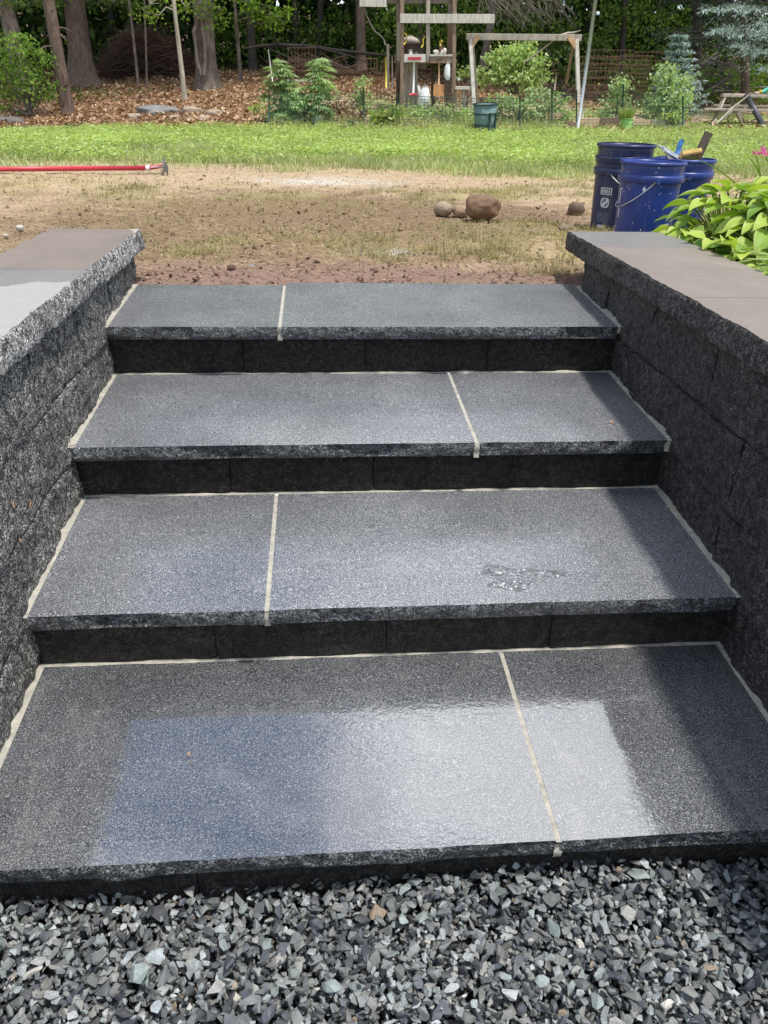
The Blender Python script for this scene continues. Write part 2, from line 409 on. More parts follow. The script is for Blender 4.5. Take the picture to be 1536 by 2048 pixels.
def mat_bucket(name, c):
    m, nt, b = newmat(name); p = pos(nt)
    cc = ramp(nt, noise(nt, p, 5, 4, .6), [(.3, tuple(v*.8 for v in c)), (.7, tuple(v*1.15 for v in c))])
    mp = nd(nt, 'ShaderNodeMapping'); mp.inputs['Scale'].default_value = (1, 1, .3); nt.links.new(p, mp.inputs[0])
    dust = ramp(nt, noise(nt, mp.outputs[0], 16, 6, .75, .8), [(.52, 0.0), (.74, .5)])
    cc = mix(nt, dust, cc, (.20, .19, .22)); sc = ramp(nt, noise(nt, p, 130, 2, .6, 2.0), [(.70, 0.0), (.74, .45)]); cc = mix(nt, sc, cc, (.38, .38, .42))
    nt.links.new(cc, b.inputs['Base Color']); nt.links.new(ramp(nt, dust, [(0, .34), (1, .7)]), b.inputs['Roughness']); return m
M['blue'] = mat_bucket('blue_bucket_plastic', (.016, .040, .22)); M['blue_dark'] = mat_bucket('navy_bucket_plastic', (.012, .022, .085))
M['print'] = mat_basic('white_print', (.62, .64, .68), .6, .15, 90)
M['print_dim'] = mat_basic('worn_grey_print', (.11, .13, .20), .6, .3, 120)
M['steel'] = mat_basic('galvanised_steel', (.55, .57, .58), .4, .2, 30, metal=.75)
M['pole'] = mat_basic('dull_metal_pole', (.42, .44, .46), .5, .15, 20, metal=.3)
M['red'] = mat_basic('red_fibreglass', (.52, .035, .055), .4, .15, 6)
M['rust'] = mat_basic('rusty_wire', (.17, .085, .06), .85, .4, 50)
M['fence_green'] = mat_basic('green_coated_wire', (.02, .085, .06), .55, .3, 20)
M['white'] = mat_basic('white_plastic', (.72, .73, .74), .5, .12, 8)
M['offwhite'] = mat_basic('dusty_white', (.58, .57, .53), .7, .2, 14)
M['yellow'] = mat_basic('yellow_plastic', (.62, .45, .05), .5, .15, 10)
M['yellow_petal'] = mat_leaf('yellow_flower', [(.65, .42, .02), (.75, .55, .03)])
M['pink_petal'] = mat_leaf('pink_flower', [(.65, .12, .35), (.75, .2, .45)])
M['can'] = mat_basic('dusty_green_plastic', (.135, .23, .225), .55, .18, 4)
M['can_dark'] = mat_basic('dark_band_plastic', (.035, .065, .065), .5, .2, 6)
M['black'] = mat_basic('black_plastic', (.018, .019, .02), .5, .3, 10)
M['slate'] = mat_basic('dark_grey_tube', (.055, .06, .07), .45, .25, 10)
M['green_pot'] = mat_basic('light_green_plastic', (.25, .48, .12), .5, .12, 6)
M['terracotta'] = mat_basic('pale_terracotta', (.48, .31, .24), .8, .2, 10)
M['tool_blue'] = mat_basic('blue_handle_plastic', (.05, .20, .52), .4, .15, 8)
M['teal'] = mat_basic('teal_plastic', (.05, .42, .30), .45, .15, 8)
M['lumber'] = mat_wood('raised_bed_lumber', (.62, .46, .32), (.46, .32, .21))
M['sponge'] = mat_basic('yellow_sponge', (.50, .33, .12), .9, .25, 50, bmp=.004, bscale=180)
M['metal_dark'] = mat_basic('worn_tool_steel', (.20, .19, .18), .55, .4, 25, metal=.5)

# ------------------------------------------------------------------ ground height field
H = 0.2127; RUN = 0.559; SL = 0.0508; OV = 0.0348; TH = 0.0457; W2 = 0.915
Z1 = 0.19                      # top front edge of the lowest tread
ctrl = [(-6,2.5,.88),(-3,2.5,.885),(-1.5,2.5,.88),(-1.4,1,.90),(-3,0,.92),(-7,0,.95),(-.95,2.3,.845),(-.4,2.26,.846),(.4,2.26,.848),(.95,2.3,.85),
        (-.5,2.7,.872),(.4,2.7,.872),(1.25,2.6,.90),(1.5,2.95,.925),(1.76,3.25,.917),(1.5,3.45,.915),(2.6,2.5,1.0),(1.6,1.8,.98),(1.6,0,.98),(3,0,1.02),
        (6,0,1.05),(6,2.5,1.0),(.88,4.1,.868),(-.5,4.2,.862),(-2.5,4.5,.868),(2.4,4.4,.885),(4,5,.89),(-5,5,.87),(-1.5,6.7,.862),(0,7,.858),(3,7,.862),
        (-6,8.4,.86),(0,8.4,.858),(6,8.4,.86)]
for px, py, y in [(0,258,17),(300,258,17),(520,256,17.2),(800,262,17),(965,267,16.7),(1245,262,17.2),(1500,256,17.5),(135,233,19.5),(370,205,21.5),
                  (410,178,24.5),(160,170,26),(640,200,21),(640,150,28),(806,232,19.5),(1080,222,20),(1420,248,19.2),(1450,205,25),(1450,180,31),
                  (650,122,34),(250,140,31),(1000,165,29),(768,100,46),(-300,120,46),(1800,150,46),(-300,175,26),(-200,240,19),(1800,235,20)]:
    ctrl.append(tuple(pt(px, py, y)))
for x in (-70, -30, 0, 30, 70): ctrl += [(x, 75, 6.5), (x, 120, 11)]
ctrl += [(-30, 5, .9), (30, 5, 1.1), (-30, 20, .8), (32, 20, 1.0), (-70, 0, .9), (70, 0, .9)]
ctrl = np.array(ctrl, float)
def _phi(A, B): return np.sqrt(((A[:, None]-B[None])**2).sum(-1)+0.15)
_K = _phi(ctrl[:, :2], ctrl[:, :2]); _P = np.c_[np.ones(len(ctrl)), ctrl[:, :2]]
_A = np.block([[_K+1e-3*np.eye(len(ctrl)), _P], [_P.T, np.zeros((3, 3))]])
_wt = np.linalg.solve(_A, np.r_[ctrl[:, 2], np.zeros(3)])
def gz(x, y):
    q = np.stack([np.ravel(np.asarray(x, float)), np.ravel(np.asarray(y, float))], 1); out = np.zeros(len(q))
    for i in range(0, len(q), 20000):
        s = q[i:i+20000]; out[i:i+20000] = _phi(s, ctrl[:, :2]) @ _wt[:-3] + np.c_[np.ones(len(s)), s] @ _wt[-3:]
    return out
def gz1(x, y): return float(gz([x], [y])[0])
def gnd(px, py, ymax=60):
    """world point where the photo ray meets the ground"""
    d = ray(px, py); t = np.linspace(2.0, ymax+3, 900); P = CAM+d*t[:, None]
    f = P[:, 2]-gz(P[:, 0], P[:, 1]); i = np.argmax(f < 0)
    if i == 0: return P[-1]
    a = f[i-1]/(f[i-1]-f[i]); return P[i-1]+(P[i]-P[i-1])*a

# zones -----------------------------------------------------------------
def zone_masks(x, y):
    x = np.ravel(np.asarray(x, float)); y = np.ravel(np.asarray(y, float))
    w = n2(x, y, .55, 3, 4)-.5; wf = n2(x, y, 2.4, 5, 3)-.5
    lawn = sstep(7.0, 9.6, y+2.6*w+2.0*wf)*(1-sstep(16.6, 17.4, y+.9*w+.8*wf))
    back = sstep(16.6, 17.4, y+.9*w+.8*wf)
    gard = back*sstep(-1.9, -.7, x+1.2*w)*(1-sstep(21.0, 23, y+w))
    rlawn = gard*0+back*sstep(5.5, 7.5, x)*(1-sstep(17.6, 19.0, y+1.5*w))
    leafy = back*(1-gard)
    # thin worn grass in the bare foreground
    patch = n2(x, y, .9, 21, 4); patch2 = n2(x, y, 3.3, 25, 3)
    gr = sstep(.46, .60, patch+.45*(patch2-.5))
    side = sstep(.35, 1.4, x-.05*(y-3))                       # grassier to the right of the steps
    band = np.exp(-((y-5.6)/.55)**2)*.8
    near = np.exp(-((y-3.0)/.28)**2)
    sparse = gr*(.15+.9*np.clip(side+band+.55*near*(x > -.9), 0, 1))*(1-lawn)*(1-back)*sstep(2.48, 2.75, y+.3*wf)
    sparse = np.maximum(sparse, (1-lawn)*(1-back)*sstep(6.9, 8.3, y+1.2*w)*.45)
    return lawn, leafy, gard, rlawn, sparse, w, wf
def ground_color(x, y):
    lawn, leafy, gard, rlawn, sparse, w, wf = zone_masks(x, y)
    x = np.ravel(x); y = np.ravel(y)
    a = n2(x, y, 1.1, 41, 5); b = n2(x, y, 7.0, 47, 4)
    tan = np.array([.42, .32, .21]); brown = np.array([.21, .142, .094]); mud = np.array([.225, .15, .115])
    m = np.exp(-((x+.25-.1*(y-4))/1.9)**2)*np.exp(-((y-4.0)/1.7)**2)*1.3
    dk = sstep(.12, .88, m+1.5*(a-.5)+1.1*(b-.5))[:, None]
    c = tan*(1-dk)+brown*dk
    md = (1-sstep(2.45, 2.78, y+.35*wf+.2*w))[:, None]; c = c*(1-md)+mud*md
    # pale lime dust lying on the soil
    def blob(cx, cy, rx, ry): return np.exp(-(((x-cx)/rx)**2+((y-cy)/ry)**2)*1.4)
    lm = np.clip(blob(-.05, 6.55, .62, .33)*1.4*sstep(.3, .6, b)+blob(.12, 2.85, .16, .07)*1.2*sstep(.35, .6, b)+blob(-4.2, 7.9, 2.6, .4)*.6*sstep(.3, .7, b), 0, .6)[:, None]
    c = c*(1-lm)+np.array([.56, .54, .50])*lm
    g = sparse[:, None]*.6; c = c*(1-g)+np.array([.30, .27, .11])*g
    l = lawn[:, None]; c = c*(1-l)+(np.array([.28, .29, .10])*(.75+.5*a[:, None]))*l
    l = leafy[:, None]; fade = sstep(22, 29, y)[:, None]  # litter darkens into the wood, tree shade put into the ground colour
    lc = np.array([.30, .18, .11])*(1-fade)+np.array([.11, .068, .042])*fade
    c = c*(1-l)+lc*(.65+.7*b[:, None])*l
    l = gard[:, None]; gg = sstep(.42, .58, a)[:, None]
    c = c*(1-l)+(np.array([.42, .33, .23])*(1-gg)+np.array([.22, .27, .08])*gg)*l
    l = rlawn[:, None]*.9; c = c*(1-l)+np.array([.19, .23, .06])*l
    return np.clip(c, .01, .9)

XC0, XC1, YC = -1.13, 1.13, 2.235          # pit of the staircase
def lines(parts):
    r = []
    for a, b, n in parts: r += list(np.linspace(a, b, n, endpoint=False))
    return np.array(r+[parts[-1][1]])
xl = lines([(-120,-20,14),(-20,-6,28),(-6,XC0,120),(XC0,XC1,76),(XC1,6,120),(6,20,28),(20,120,14)])
yl = lines([(-8,-.42,10),(-.42,YC,34),(YC,4.6,90),(4.6,9,100),(9,20,80),(20,34,40),(34,160,24)])
X, Y = np.meshgrid(xl, yl, indexing='ij'); Z = gz(X, Y).reshape(X.shape)
nearw = (1-sstep(8.5, 12, Y))*((Y > YC-.01)*1.0)
cl = fbm(np.stack([X.ravel()*9, Y.ravel()*9, np.zeros(X.size)], 1), 77, 4).reshape(X.shape)-.5
cl2 = fbm(np.stack([X.ravel()*2.2, Y.ravel()*2.2, np.zeros(X.size)], 1), 78, 3).reshape(X.shape)-.5
edge = sstep(YC, YC+.12, Y)
Z = Z+nearw*(edge*.035*cl+.03*cl2*edge)
lip = .014*np.exp(-((Y-2.42-.05*np.sin(X*5)-.12*cl2)/.035)**2)*(np.abs(X) < 1.0); Z = Z+lip       # small crumbled step of soil behind the top tread
Z = Z+(Y > 15)*(fbm(np.stack([X.ravel()*.8, Y.ravel()*.8, np.zeros(X.size)], 1), 79, 3).reshape(X.shape)-.5)*.12*sstep(17, 21, Y)
mb = MB()
nx_, ny_ = X.shape; ii, jj = np.meshgrid(np.arange(nx_-1), np.arange(ny_-1), indexing='ij')
xm = (xl[ii]+xl[ii+1])/2; ym = (yl[jj]+yl[jj+1])/2
keep = ~(((xm > XC0) & (xm < XC1) & (ym < YC)) | (ym < -.42))
ii, jj = ii[keep], jj[keep]
F = np.stack([ii*ny_+jj, (ii+1)*ny_+jj, (ii+1)*ny_+jj+1, ii*ny_+jj+1], -1)
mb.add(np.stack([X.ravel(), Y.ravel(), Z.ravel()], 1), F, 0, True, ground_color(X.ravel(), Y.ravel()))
ground = tag(mb.build('ground', M['ground']), kind='structure')

# lower patio base under the gravel
mb = MB(); mb.add([(-60,-60,-.03),(60,-60,-.03),(60,.2,-.03),(-60,.2,-.03)], [(0,1,2,3)], 0, False, [(.05,.05,.05)]*4)
tag(mb.build('gravel_base', M['ground']), kind='structure')

# ------------------------------------------------------------------ rough stones
def rough_block(mb, p0, ux, uz, un, L, Hh, D, amp, seed, dl=.012, edge=.006, mi_face=0, mi_side=0, keep_top=False, und=1.0, sfun=None, tilt=0.0):
    """box whose front face is split rock. p0: lower corner of the front face."""
    p0, ux, uz, un = (np.asarray(v, float) for v in (p0, ux, uz, un))
    nx = max(4, int(L/dl)); nz = max(4, int(Hh/dl))
    s, t = np.meshgrid(np.linspace(0, 1, nx+1), np.linspace(0, 1, nz+1), indexing='ij')
    q = np.stack([s.ravel()*L*14, t.ravel()*Hh*14, np.full(s.size, seed*3.7)], 1)
    fb = fbm(q, seed, 5, .62)-.5; rg = fbm(q*.8+11.3, seed+21, 4, .6); rg = .5-np.abs(2*rg-1)*1.6
    d = (fb*1.2+rg*.55)*amp*und
    q2 = np.stack([s.ravel()*L*4.5, t.ravel()*Hh*4.5, np.full(s.size, seed*1.9)], 1); d = d+(fbm(q2, seed+9, 2)-.5)*2*amp*.9
    ed = np.minimum(np.minimum(s*L, (1-s)*L), (1-t)*Hh*1.0).ravel(); ed2 = (t*Hh).ravel()
    if keep_top: ed = np.minimum(s*L, (1-s)*L).ravel()+.02
    e = np.minimum(ed, ed2); d = d-edge*np.exp(-e/.006)+tilt*(1-t.ravel())
    if keep_top:
        tt = t.ravel(); d = d*np.clip((1-tt)*5, 0.12, 1)*np.clip(tt*5, .25, 1)-.004*(1-tt)      # pitched face falls away under a sharp arris
    jz = (fbm(q*1.7+5, seed+3, 3)-.5)*.004*(0 if keep_top else 1)*((t.ravel() > .98))
    V = p0+ux*(s.ravel()*L)[:, None]+uz*(t.ravel()*Hh+jz)[:, None]+un*d[:, None]
    if sfun: V = sfun(V)
    idx = np.arange(V.shape[0]).reshape(nx+1, nz+1)
    a, b, c, dd = idx[:-1, :-1].ravel(), idx[1:, :-1].ravel(), idx[1:, 1:].ravel(), idx[:-1, 1:].ravel()
    F = np.stack([a, b, c, dd], -1)
    if np.dot(np.cross(ux, uz), un) < 0: F = F[:, ::-1]
    o0 = mb.n; mb.add(V, F, mi_face, True)
    def side(row):
        fr = V[row]; pl = p0-un*D
        bk = fr-un*np.maximum(.001, ((fr-pl) @ un))[:, None] if sfun is None else None
        if bk is None:
            bk = p0+ux*(s.ravel()*L)[row][:, None]+uz*(t.ravel()*Hh)[row][:, None]-un*D; bk = sfun(bk)
        n = len(row); mb.add(np.concatenate([fr, bk]), np.stack([np.arange(n-1), np.arange(1, n), n+np.arange(1, n), n+np.arange(n-1)], -1), mi_side, False)
    side(idx[:, -1]); side(idx[:, 0][::-1]); side(idx[0, :]); side(idx[-1, :][::-1])
    B = p0-un*D+np.array([ux*0, ux*L, ux*L+uz*Hh, uz*Hh])
    if sfun: B = sfun(B)
    mb.add(B, [(3, 2, 1, 0)], mi_side)

# ------------------------------------------------------------------ staircase
stairs = thing('stone_stairs', (0, .6, 0), 'four-step grey granite staircase between two dark block walls, damp from washing', 'stairs')
seams = {1: .302, 2: -.325, 3: .303, 4: -.319}
blk = {1: [-.93, -.46, -.01, .44, .93], 2: [-.93, -.468, -.015, .436, .93], 3: [-.93, -.467, -.016, .432, .93], 4: [-.93, -.457, -.011, .446, .93]}
for k in range(1, 5):
    y0 = (k-1)*RUN; z0 = Z1+(k-1)*H
    dep = RUN+OV+.02 if k < 4 else .575
    xs = [-W2, seams[k], W2]
    for q in (0, 1):
        a = xs[q]+(0 if q == 0 else .006); b = xs[q+1]-(.006 if q == 0 else 0)
        def shear(V, y0=y0):
            V = V.copy(); V[:, 2] += SL*(V[:, 1]-y0); return V
        mb = MB()
        dq = dep if k < 4 else (dep-.025 if q == 0 else dep+.01)
        rough_block(mb, (a, y0, z0-TH), (1,0,0), (0,0,1), (0,-1,0), b-a, TH, dq, .024, k*10+q, dl=.0065, edge=.001, mi_face=1, mi_side=0, keep_top=True, sfun=shear)
        mb.build('tread', [M['granite_wet' if k == 1 else 'granite'], M['nosing']], stairs)
    # seam grout, a little below the tread top, and smeared down the nosing
    mb = MB(); n = 40; yy = np.linspace(y0-.003, y0+dep-.03, n); wv = (fbm(np.stack([yy*30, yy*0, yy*0+k], 1), k, 3)-.5)*.005
    zt = z0+SL*(yy-y0)-.0012
    V = np.concatenate([np.stack([seams[k]-.0062+0*wv, yy, zt], 1), np.stack([seams[k]+.0062+0*wv, yy, zt], 1)])
    mb.add(V, np.stack([np.arange(n-1), n+np.arange(n-1), n+np.arange(1, n), np.arange(1, n)], -1), 0, True)
    zz = np.linspace(z0-.0015, z0-TH-.002, 8); ws = .0065+.003*np.abs(np.sin(zz*300)); yo = y0-.0045-.003*np.sin(zz*170)
    V = np.concatenate([np.stack([seams[k]-ws, yo, zz], 1), np.stack([seams[k]+ws, yo, zz], 1)]); m8 = 8
    mb.add(V, np.stack([np.arange(m8-1), m8+np.arange(m8-1), m8+np.arange(1, m8), np.arange(1, m8)], -1)[:, ::-1], 0, True)
    mb.build('grout_joint', M['grout'], stairs)
    # side joints against the walls, outer edge irregular
    for s in (-1, 1):
        mb = MB(); n = 60; yy = np.linspace(y0-.004, y0+dep-.02, n); zt = z0+SL*(yy-y0)-.0008
        wob = fbm(np.stack([yy*14, yy*0+s, yy*0+k*3.1], 1), 60+k, 4)
        outer = .955+.0*wob; rise = .001+.006*wob
        V = np.concatenate([np.stack([np.full(n, s*(W2-.002)), yy, zt], 1), np.stack([s*(W2+.008+.008*wob), yy, zt+rise*.35], 1), np.stack([np.full(n, s*outer), yy, zt+rise*1.6], 1)])
        f = np.concatenate([np.stack([np.arange(n-1)+o, n+np.arange(n-1)+o, n+np.arange(1, n)+o, np.arange(1, n)+o], -1) for o in (0, n)])
        mb.add(V, f if s > 0 else f[:, ::-1], 0, True)
        # dab closing the joint at the nosing
        zz = np.linspace(z0+.004, z0-TH*RNG.uniform(.55, .95), 9); wv = fbm(np.stack([zz*60, zz*0+s, zz*0+k], 1), 33, 3)
        V = np.concatenate([np.stack([np.full(9, s*(W2-.001)), y0+.006+.010*wv, zz], 1), np.stack([np.full(9, s*(W2+.010)), y0+.001+.008*wv, zz], 1), np.stack([np.full(9, s*.95), y0+.004+.012*wv, zz], 1)])
        f = np.concatenate([np.stack([np.arange(8)+o, 9+np.arange(8)+o, 9+np.arange(1, 9)+o, np.arange(1, 9)+o], -1) for o in (0, 9)]); mb.add(V, f if s < 0 else f[:, ::-1], 0, True)
        mb.build('grout_joint', M['grout'], stairs)
    # bead of mortar at the foot of the riser above
    if k < 4:
        mb = MB(); n = 120; xx = np.linspace(-.93, .93, n); yb = y0+RUN+OV; zt = z0+SL*(yb-y0)
        wob = fbm(np.stack([xx*16, xx*0, xx*0+k*2.3], 1), 90+k, 4); hh = .002+.016*np.clip(wob-.36, 0, 1); ww = .002+.010*wob
        V = np.concatenate([np.stack([xx, yb-ww, zt+SL*-ww+.0008], 1), np.stack([xx, yb-ww*.3, zt+hh*.6], 1), np.stack([xx, np.full(n, yb+.012), zt+hh], 1)])
        mb.add(V, np.concatenate([np.stack([np.arange(n-1)+o, np.arange(1, n)+o, n+np.arange(1, n)+o, n+np.arange(n-1)+o], -1) for o in (0, n)]), 0, True)
        mb.build('grout_joint', M['grout'], stairs)
    # riser blocks
    yb = y0+OV; zb = (z0-H+SL*(RUN+OV)-.003) if k > 1 else -.05
    for q in range(4):
        mb = MB(); a, b = blk[k][q], blk[k][q+1]
        rough_block(mb, (a+.00125, yb, zb), (1,0,0), (0,0,1), (0,-1,0), b-a-.0025, z0-TH-zb-.001, .22, .005, 200+k*10+q, dl=.011, edge=.005)
        mb.build('riser_block', M['riser'], stairs)

# ------------------------------------------------------------------ flanking retaining walls
ZC = [-.05, .155, .361, .567, .773, .974]
CAPZ = 1.05
def wall(s, label, offs, yend, capj, capw, caps):
    w = thing('retaining_wall', (s*1.05, 1.0, 0), label, 'wall')
    for c in range(5):
        ya, yb = -.42, yend
        js = sorted([j for j in np.arange(offs[c]-.457*8, 4, .457) if ya+.06 < j < yb-.06])
        js = [ya]+js+[yb]
        for a, b in zip(js[:-1], js[1:]):
            mb = MB(); sd_ = int(abs(a*77)+c*13+(s > 0)*400); jit = (random.random()-.5)*.006
            rough_block(mb, (s*(.932+jit), a+.0024, ZC[c]+.0016), (0,1,0), (0,0,1), (-s,0,0), b-a-.0048, ZC[c+1]-ZC[c]-.0032,   .24, .0185, sd_, dl=.008, edge=.005)
            mb.build('wall_block', M['block'] if s < 0 else M['block_shaded'], w)
        if c >= 3:      # squared end of the wall towards the yard
            mb = MB()
            rough_block(mb, (s*.95, yend+.004, ZC[c]+.002), (s,0,0), (0,0,1), (0,1,0), .24, ZC[c+1]-ZC[c]-.004, .03, .006, 900+c+int(s), dl=.015)
            mb.build('wall_block', M['block'] if s < 0 else M['block_shaded'], w)
    # return face towards the gravel
    for c in range(5):
        off = .12 if c % 2 else .34
        js = [.95]+[j for j in np.arange(off, 3.2, .457) if j > 1.02]+[3.4]
        for a, b in zip(js[:-1], js[1:]):
            mb = MB()
            p0 = (s*a+s*.002, -.425, ZC[c]+.0012)
            rough_block(mb, p0, (s,0,0), (0,0,1), (0,-1,0), b-a-.004, ZC[c+1]-ZC[c]-.0024, .24, .009, 1200+c*17+int(a*31)+int(s), dl=.02)
            mb.build('wall_block', M['block'] if s < 0 else M['block_shaded'], w)
    js = [-.46]+capj
    for i, (a, b) in enumerate(zip(js[:-1], js[1:])):
        mb = MB()
        rough_block(mb, (s*.911, a+.0004, .975), (0,1,0), (0,0,1), (-s,0,0), b-a-.0008, CAPZ-.975+(i % 2)*.0004, capw, .015, 700+i*7+(s > 0)*50, dl=.0075, edge=.005, tilt=.006, mi_face=0, mi_side=1)
        last = i == len(js)-2
        if last:    # chipped end faces the yard
            pass
        mb.build('cap_stone', [M['cap_face_lit'] if s < 0 else M['cap_face_shaded'], caps[i]], w)
    # caps of the return wing
    for i, (a, b) in enumerate(((.918+capw+.002, 1.75), (1.75, 2.2), (2.2, 2.65), (2.65, 3.4))):
        mb = MB(); rough_block(mb, (s*a, -.46, .975), (s,0,0), (0,0,1), (0,-1,0), b-a-.002, CAPZ-.975, .36, .010, 800+i+(s > 0)*30, dl=.02, mi_face=0, mi_side=1)
        mb.build('cap_stone', [M['cap_face_lit'] if s < 0 else M['cap_face_shaded'], caps[0]], w)
    return w
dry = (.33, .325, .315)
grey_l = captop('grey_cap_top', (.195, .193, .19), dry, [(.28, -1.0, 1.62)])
brown_l = captop('brown_cap_top', (.205, .172, .148), (.40, .365, .34), [(1.0, .45, -.105)])
grey_r = captop('grey_cap_top_clean', (.18, .173, .166), dry)
brown_r = captop('brown_cap_top_clean', (.215, .182, .16), dry)
cl_ = [.30, .71, 1.12, 1.525, 2.37]
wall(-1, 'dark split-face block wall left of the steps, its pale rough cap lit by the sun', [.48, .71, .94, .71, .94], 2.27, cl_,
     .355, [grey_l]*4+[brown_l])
wall(1, 'shaded black split-face block wall right of the steps with brown-grey cap', [.75, .98, .75, 1.19, 1.43], 2.20, [.33, .752, 1.172, 1.6, 2.045, 2.43],
     .435, [brown_r]*5+[grey_r])

# ------------------------------------------------------------------ gravel (crushed stone, dropped piece by piece on a height map)
def stone_shape(r, n=11):
    P = r.normal(size=(n, 3)); P /= np.linalg.norm(P, axis=1)[:, None]; P *= r.uniform(.78, 1.0, (n, 1))*np.array([1.0, r.uniform(.5, .9), r.uniform(.34, .62)])
    import bmesh
    bm = bmesh.new()
    for p in P: bm.verts.new(p)
    res = bmesh.ops.convex_hull(bm, input=bm.verts)
    bmesh.ops.delete(bm, geom=[g for g in res['geom_interior'] if isinstance(g, bmesh.types.BMVert)], context='VERTS')
    bmesh.ops.triangulate(bm, faces=bm.faces)
    bm.verts.index_update(); V = np.array([v.co[:] for v in bm.verts]); F = np.array([[v.index for v in f.verts] for f in bm.faces]); bm.free()
    return V, F
def rotm(r):
    q = r.normal(size=4); q /= np.linalg.norm(q); w, x, y, z = q
    return np.array([[1-2*(y*y+z*z), 2*(x*y-z*w), 2*(x*z+y*w)], [2*(x*y+z*w), 1-2*(x*x+z*z), 2*(y*z-x*w)], [2*(x*z-y*w), 2*(y*z+x*w), 1-2*(x*x+y*y)]])
gr = np.random.default_rng(5)
shapes = [stone_shape(gr, int(gr.integers(9, 15))) for _ in range(40)]
gx0, gx1, gy0, gy1 = -1.5, 1.5, -.95, .10; res = .006
hm = np.full((int((gx1-gx0)/res)+8, int((gy1-gy0)/res)+8), -.03)
mb = MB()
pal = np.array([(.085,.092,.095),(.12,.13,.13),(.04,.044,.05),(.17,.18,.175),(.14,.165,.158),(.085,.096,.088),(.23,.24,.24),(.15,.15,.14),(.055,.06,.07),(.115,.118,.11),(.18,.20,.205),(.05,.052,.055),(.075,.08,.083)])
N = 66000
XS = gr.uniform(gx0+.02, gx1-.02, N); YS = gr.uniform(gy0+.02, gy1-.02, N)
okm = ~((np.abs(XS) > .925) & (YS > -.40)); XS, YS = XS[okm], YS[okm]
for x, y in zip(XS, YS):
    V, Fc = shapes[gr.integers(len(shapes))]; sz = .0116*float(np.clip(gr.lognormal(0, .36), .45, 2.3))
    R = rotm(gr); V = V*sz
    if gr.random() < .6:          # most pieces come to rest lying flat
        a = gr.uniform(0, 6.28); R = np.array([[math.cos(a), -math.sin(a), 0], [math.sin(a), math.cos(a), 0], [0, 0, 1]])
        t = gr.normal(0, .28); R = R @ np.array([[1, 0, 0], [0, math.cos(t), -math.sin(t)], [0, math.sin(t), math.cos(t)]])
    V = V @ R.T
    i0 = int((x-gx0)/res); j0 = int((y-gy0)/res); k = max(1, int(sz*.62/res))
    sub = hm[max(0, i0-k):i0+k+1, max(0, j0-k):j0+k+1]
    z = .55*sub.max()+.45*sub.mean()
    lim = .056+.008*math.sin(x*5)+.006*math.sin(y*23+x*3)
    if z > lim: continue
    zb = V[:, 2].min(); zt = V[:, 2].max()
    sub[:] = np.maximum(sub, z+(zt-zb)*.72)
    u = gr.random()
    c = pal[gr.integers(len(pal))]*gr.uniform(1.05, 1.95)*np.array([1.0, 1.0, 1.02])
    if u < .006: c = np.array([.46, .45, .41])
    elif u < .018: c = np.array([.24, .19, .14])*gr.uniform(.8, 1.2)
    V = V+np.array([x, y, z-zb*.9]); mb.add(V, Fc, 0, False, c)
tag(mb.build('gravel', M['gravel']), 'loose grey crushed stone spread at the foot of the steps', None, None, 'stuff')
# coarser field of gravel further out, behind the viewpoint
mb = MB()
N = 9000; xs = gr.uniform(-4, 4, N); ys = gr.uniform(-3.5, -.5, N); o = ~((np.abs(xs) < 1.46) & (ys > -.93)); xs, ys = xs[o], ys[o]
for x, y in zip(xs, ys):
    V, Fc = shapes[gr.integers(len(shapes))]; V = (V*.019*gr.uniform(.7, 1.4)) @ rotm(gr).T
    mb.add(V+np.array([x, y, .02+gr.uniform(-.012, .018)]), Fc, 0, False, pal[gr.integers(len(pal))]*gr.uniform(.75, 1.2))
mb.add([(-60,-60,.012),(60,-60,.012),(60,-.95,.012),(-60,-.95,.012)], [(0,1,2,3)], 0, False, (.12,.125,.125))
tag(mb.build('outer_gravel', M['gravel']), 'more grey crushed stone on the lower level', None, None, 'stuff')

# ------------------------------------------------------------------ ground cover
def blades(name, mat, x, y, h, w, lean=.5, zoff=-.004, label=None, seg=False):
    n = len(x); z = ground_z(x, y)+zoff
    a = RNG.uniform(0, 2*np.pi, n); le = RNG.uniform(.1, 1, n)*lean
    D = np.stack([np.cos(a)*le, np.sin(a)*le, np.ones(n)], 1); D /= np.linalg.norm(D, axis=1)[:, None]
    S = np.stack([-np.sin(a), np.cos(a), np.zeros(n)], 1)
    b = RNG.uniform(0, 2*np.pi, n); S = S*np.cos(b)[:, None]+np.stack([np.cos(a), np.sin(a), np.zeros(n)], 1)*np.sin(b)[:, None]
    P = np.stack([x, y, z], 1); h = h[:, None]; w = w[:, None]
    dr = np.stack([np.cos(a), np.sin(a), np.full(n, -.55)], 1)*h*le[:, None]*.7
    V = np.stack([P-S*w*.5, P+S*w*.5, P+D*h*.6+S*w*.38, P+D*h*.6-S*w*.38, P+D*h+dr*.8], 1).reshape(-1, 3)
    i = np.arange(n)[:, None]*5
    m = MB(); m.add(V, i+np.array([[0, 1, 2, 3]])); m.more(i+np.array([[3, 2, 4]]), 0, False, 0)
    return tag(m.build(name, mat), label, None, None, 'stuff')
from mathutils.bvhtree import BVHTree
def ground_z(x, y):
    """bilinear lookup on the built sheet"""
    x = np.clip(np.asarray(x, float), xl[0], xl[-1]-1e-6); y = np.clip(np.asarray(y, float), yl[0], yl[-1]-1e-6)
    i = np.searchsorted(xl, x, 'right')-1; j = np.searchsorted(yl, y, 'right')-1
    u = (x-xl[i])/(xl[i+1]-xl[i]); v = (y-yl[j])/(yl[j+1]-yl[j])
    return Z[i, j]*(1-u)*(1-v)+Z[i+1, j]*u*(1-v)+Z[i, j+1]*(1-u)*v+Z[i+1, j+1]*u*v
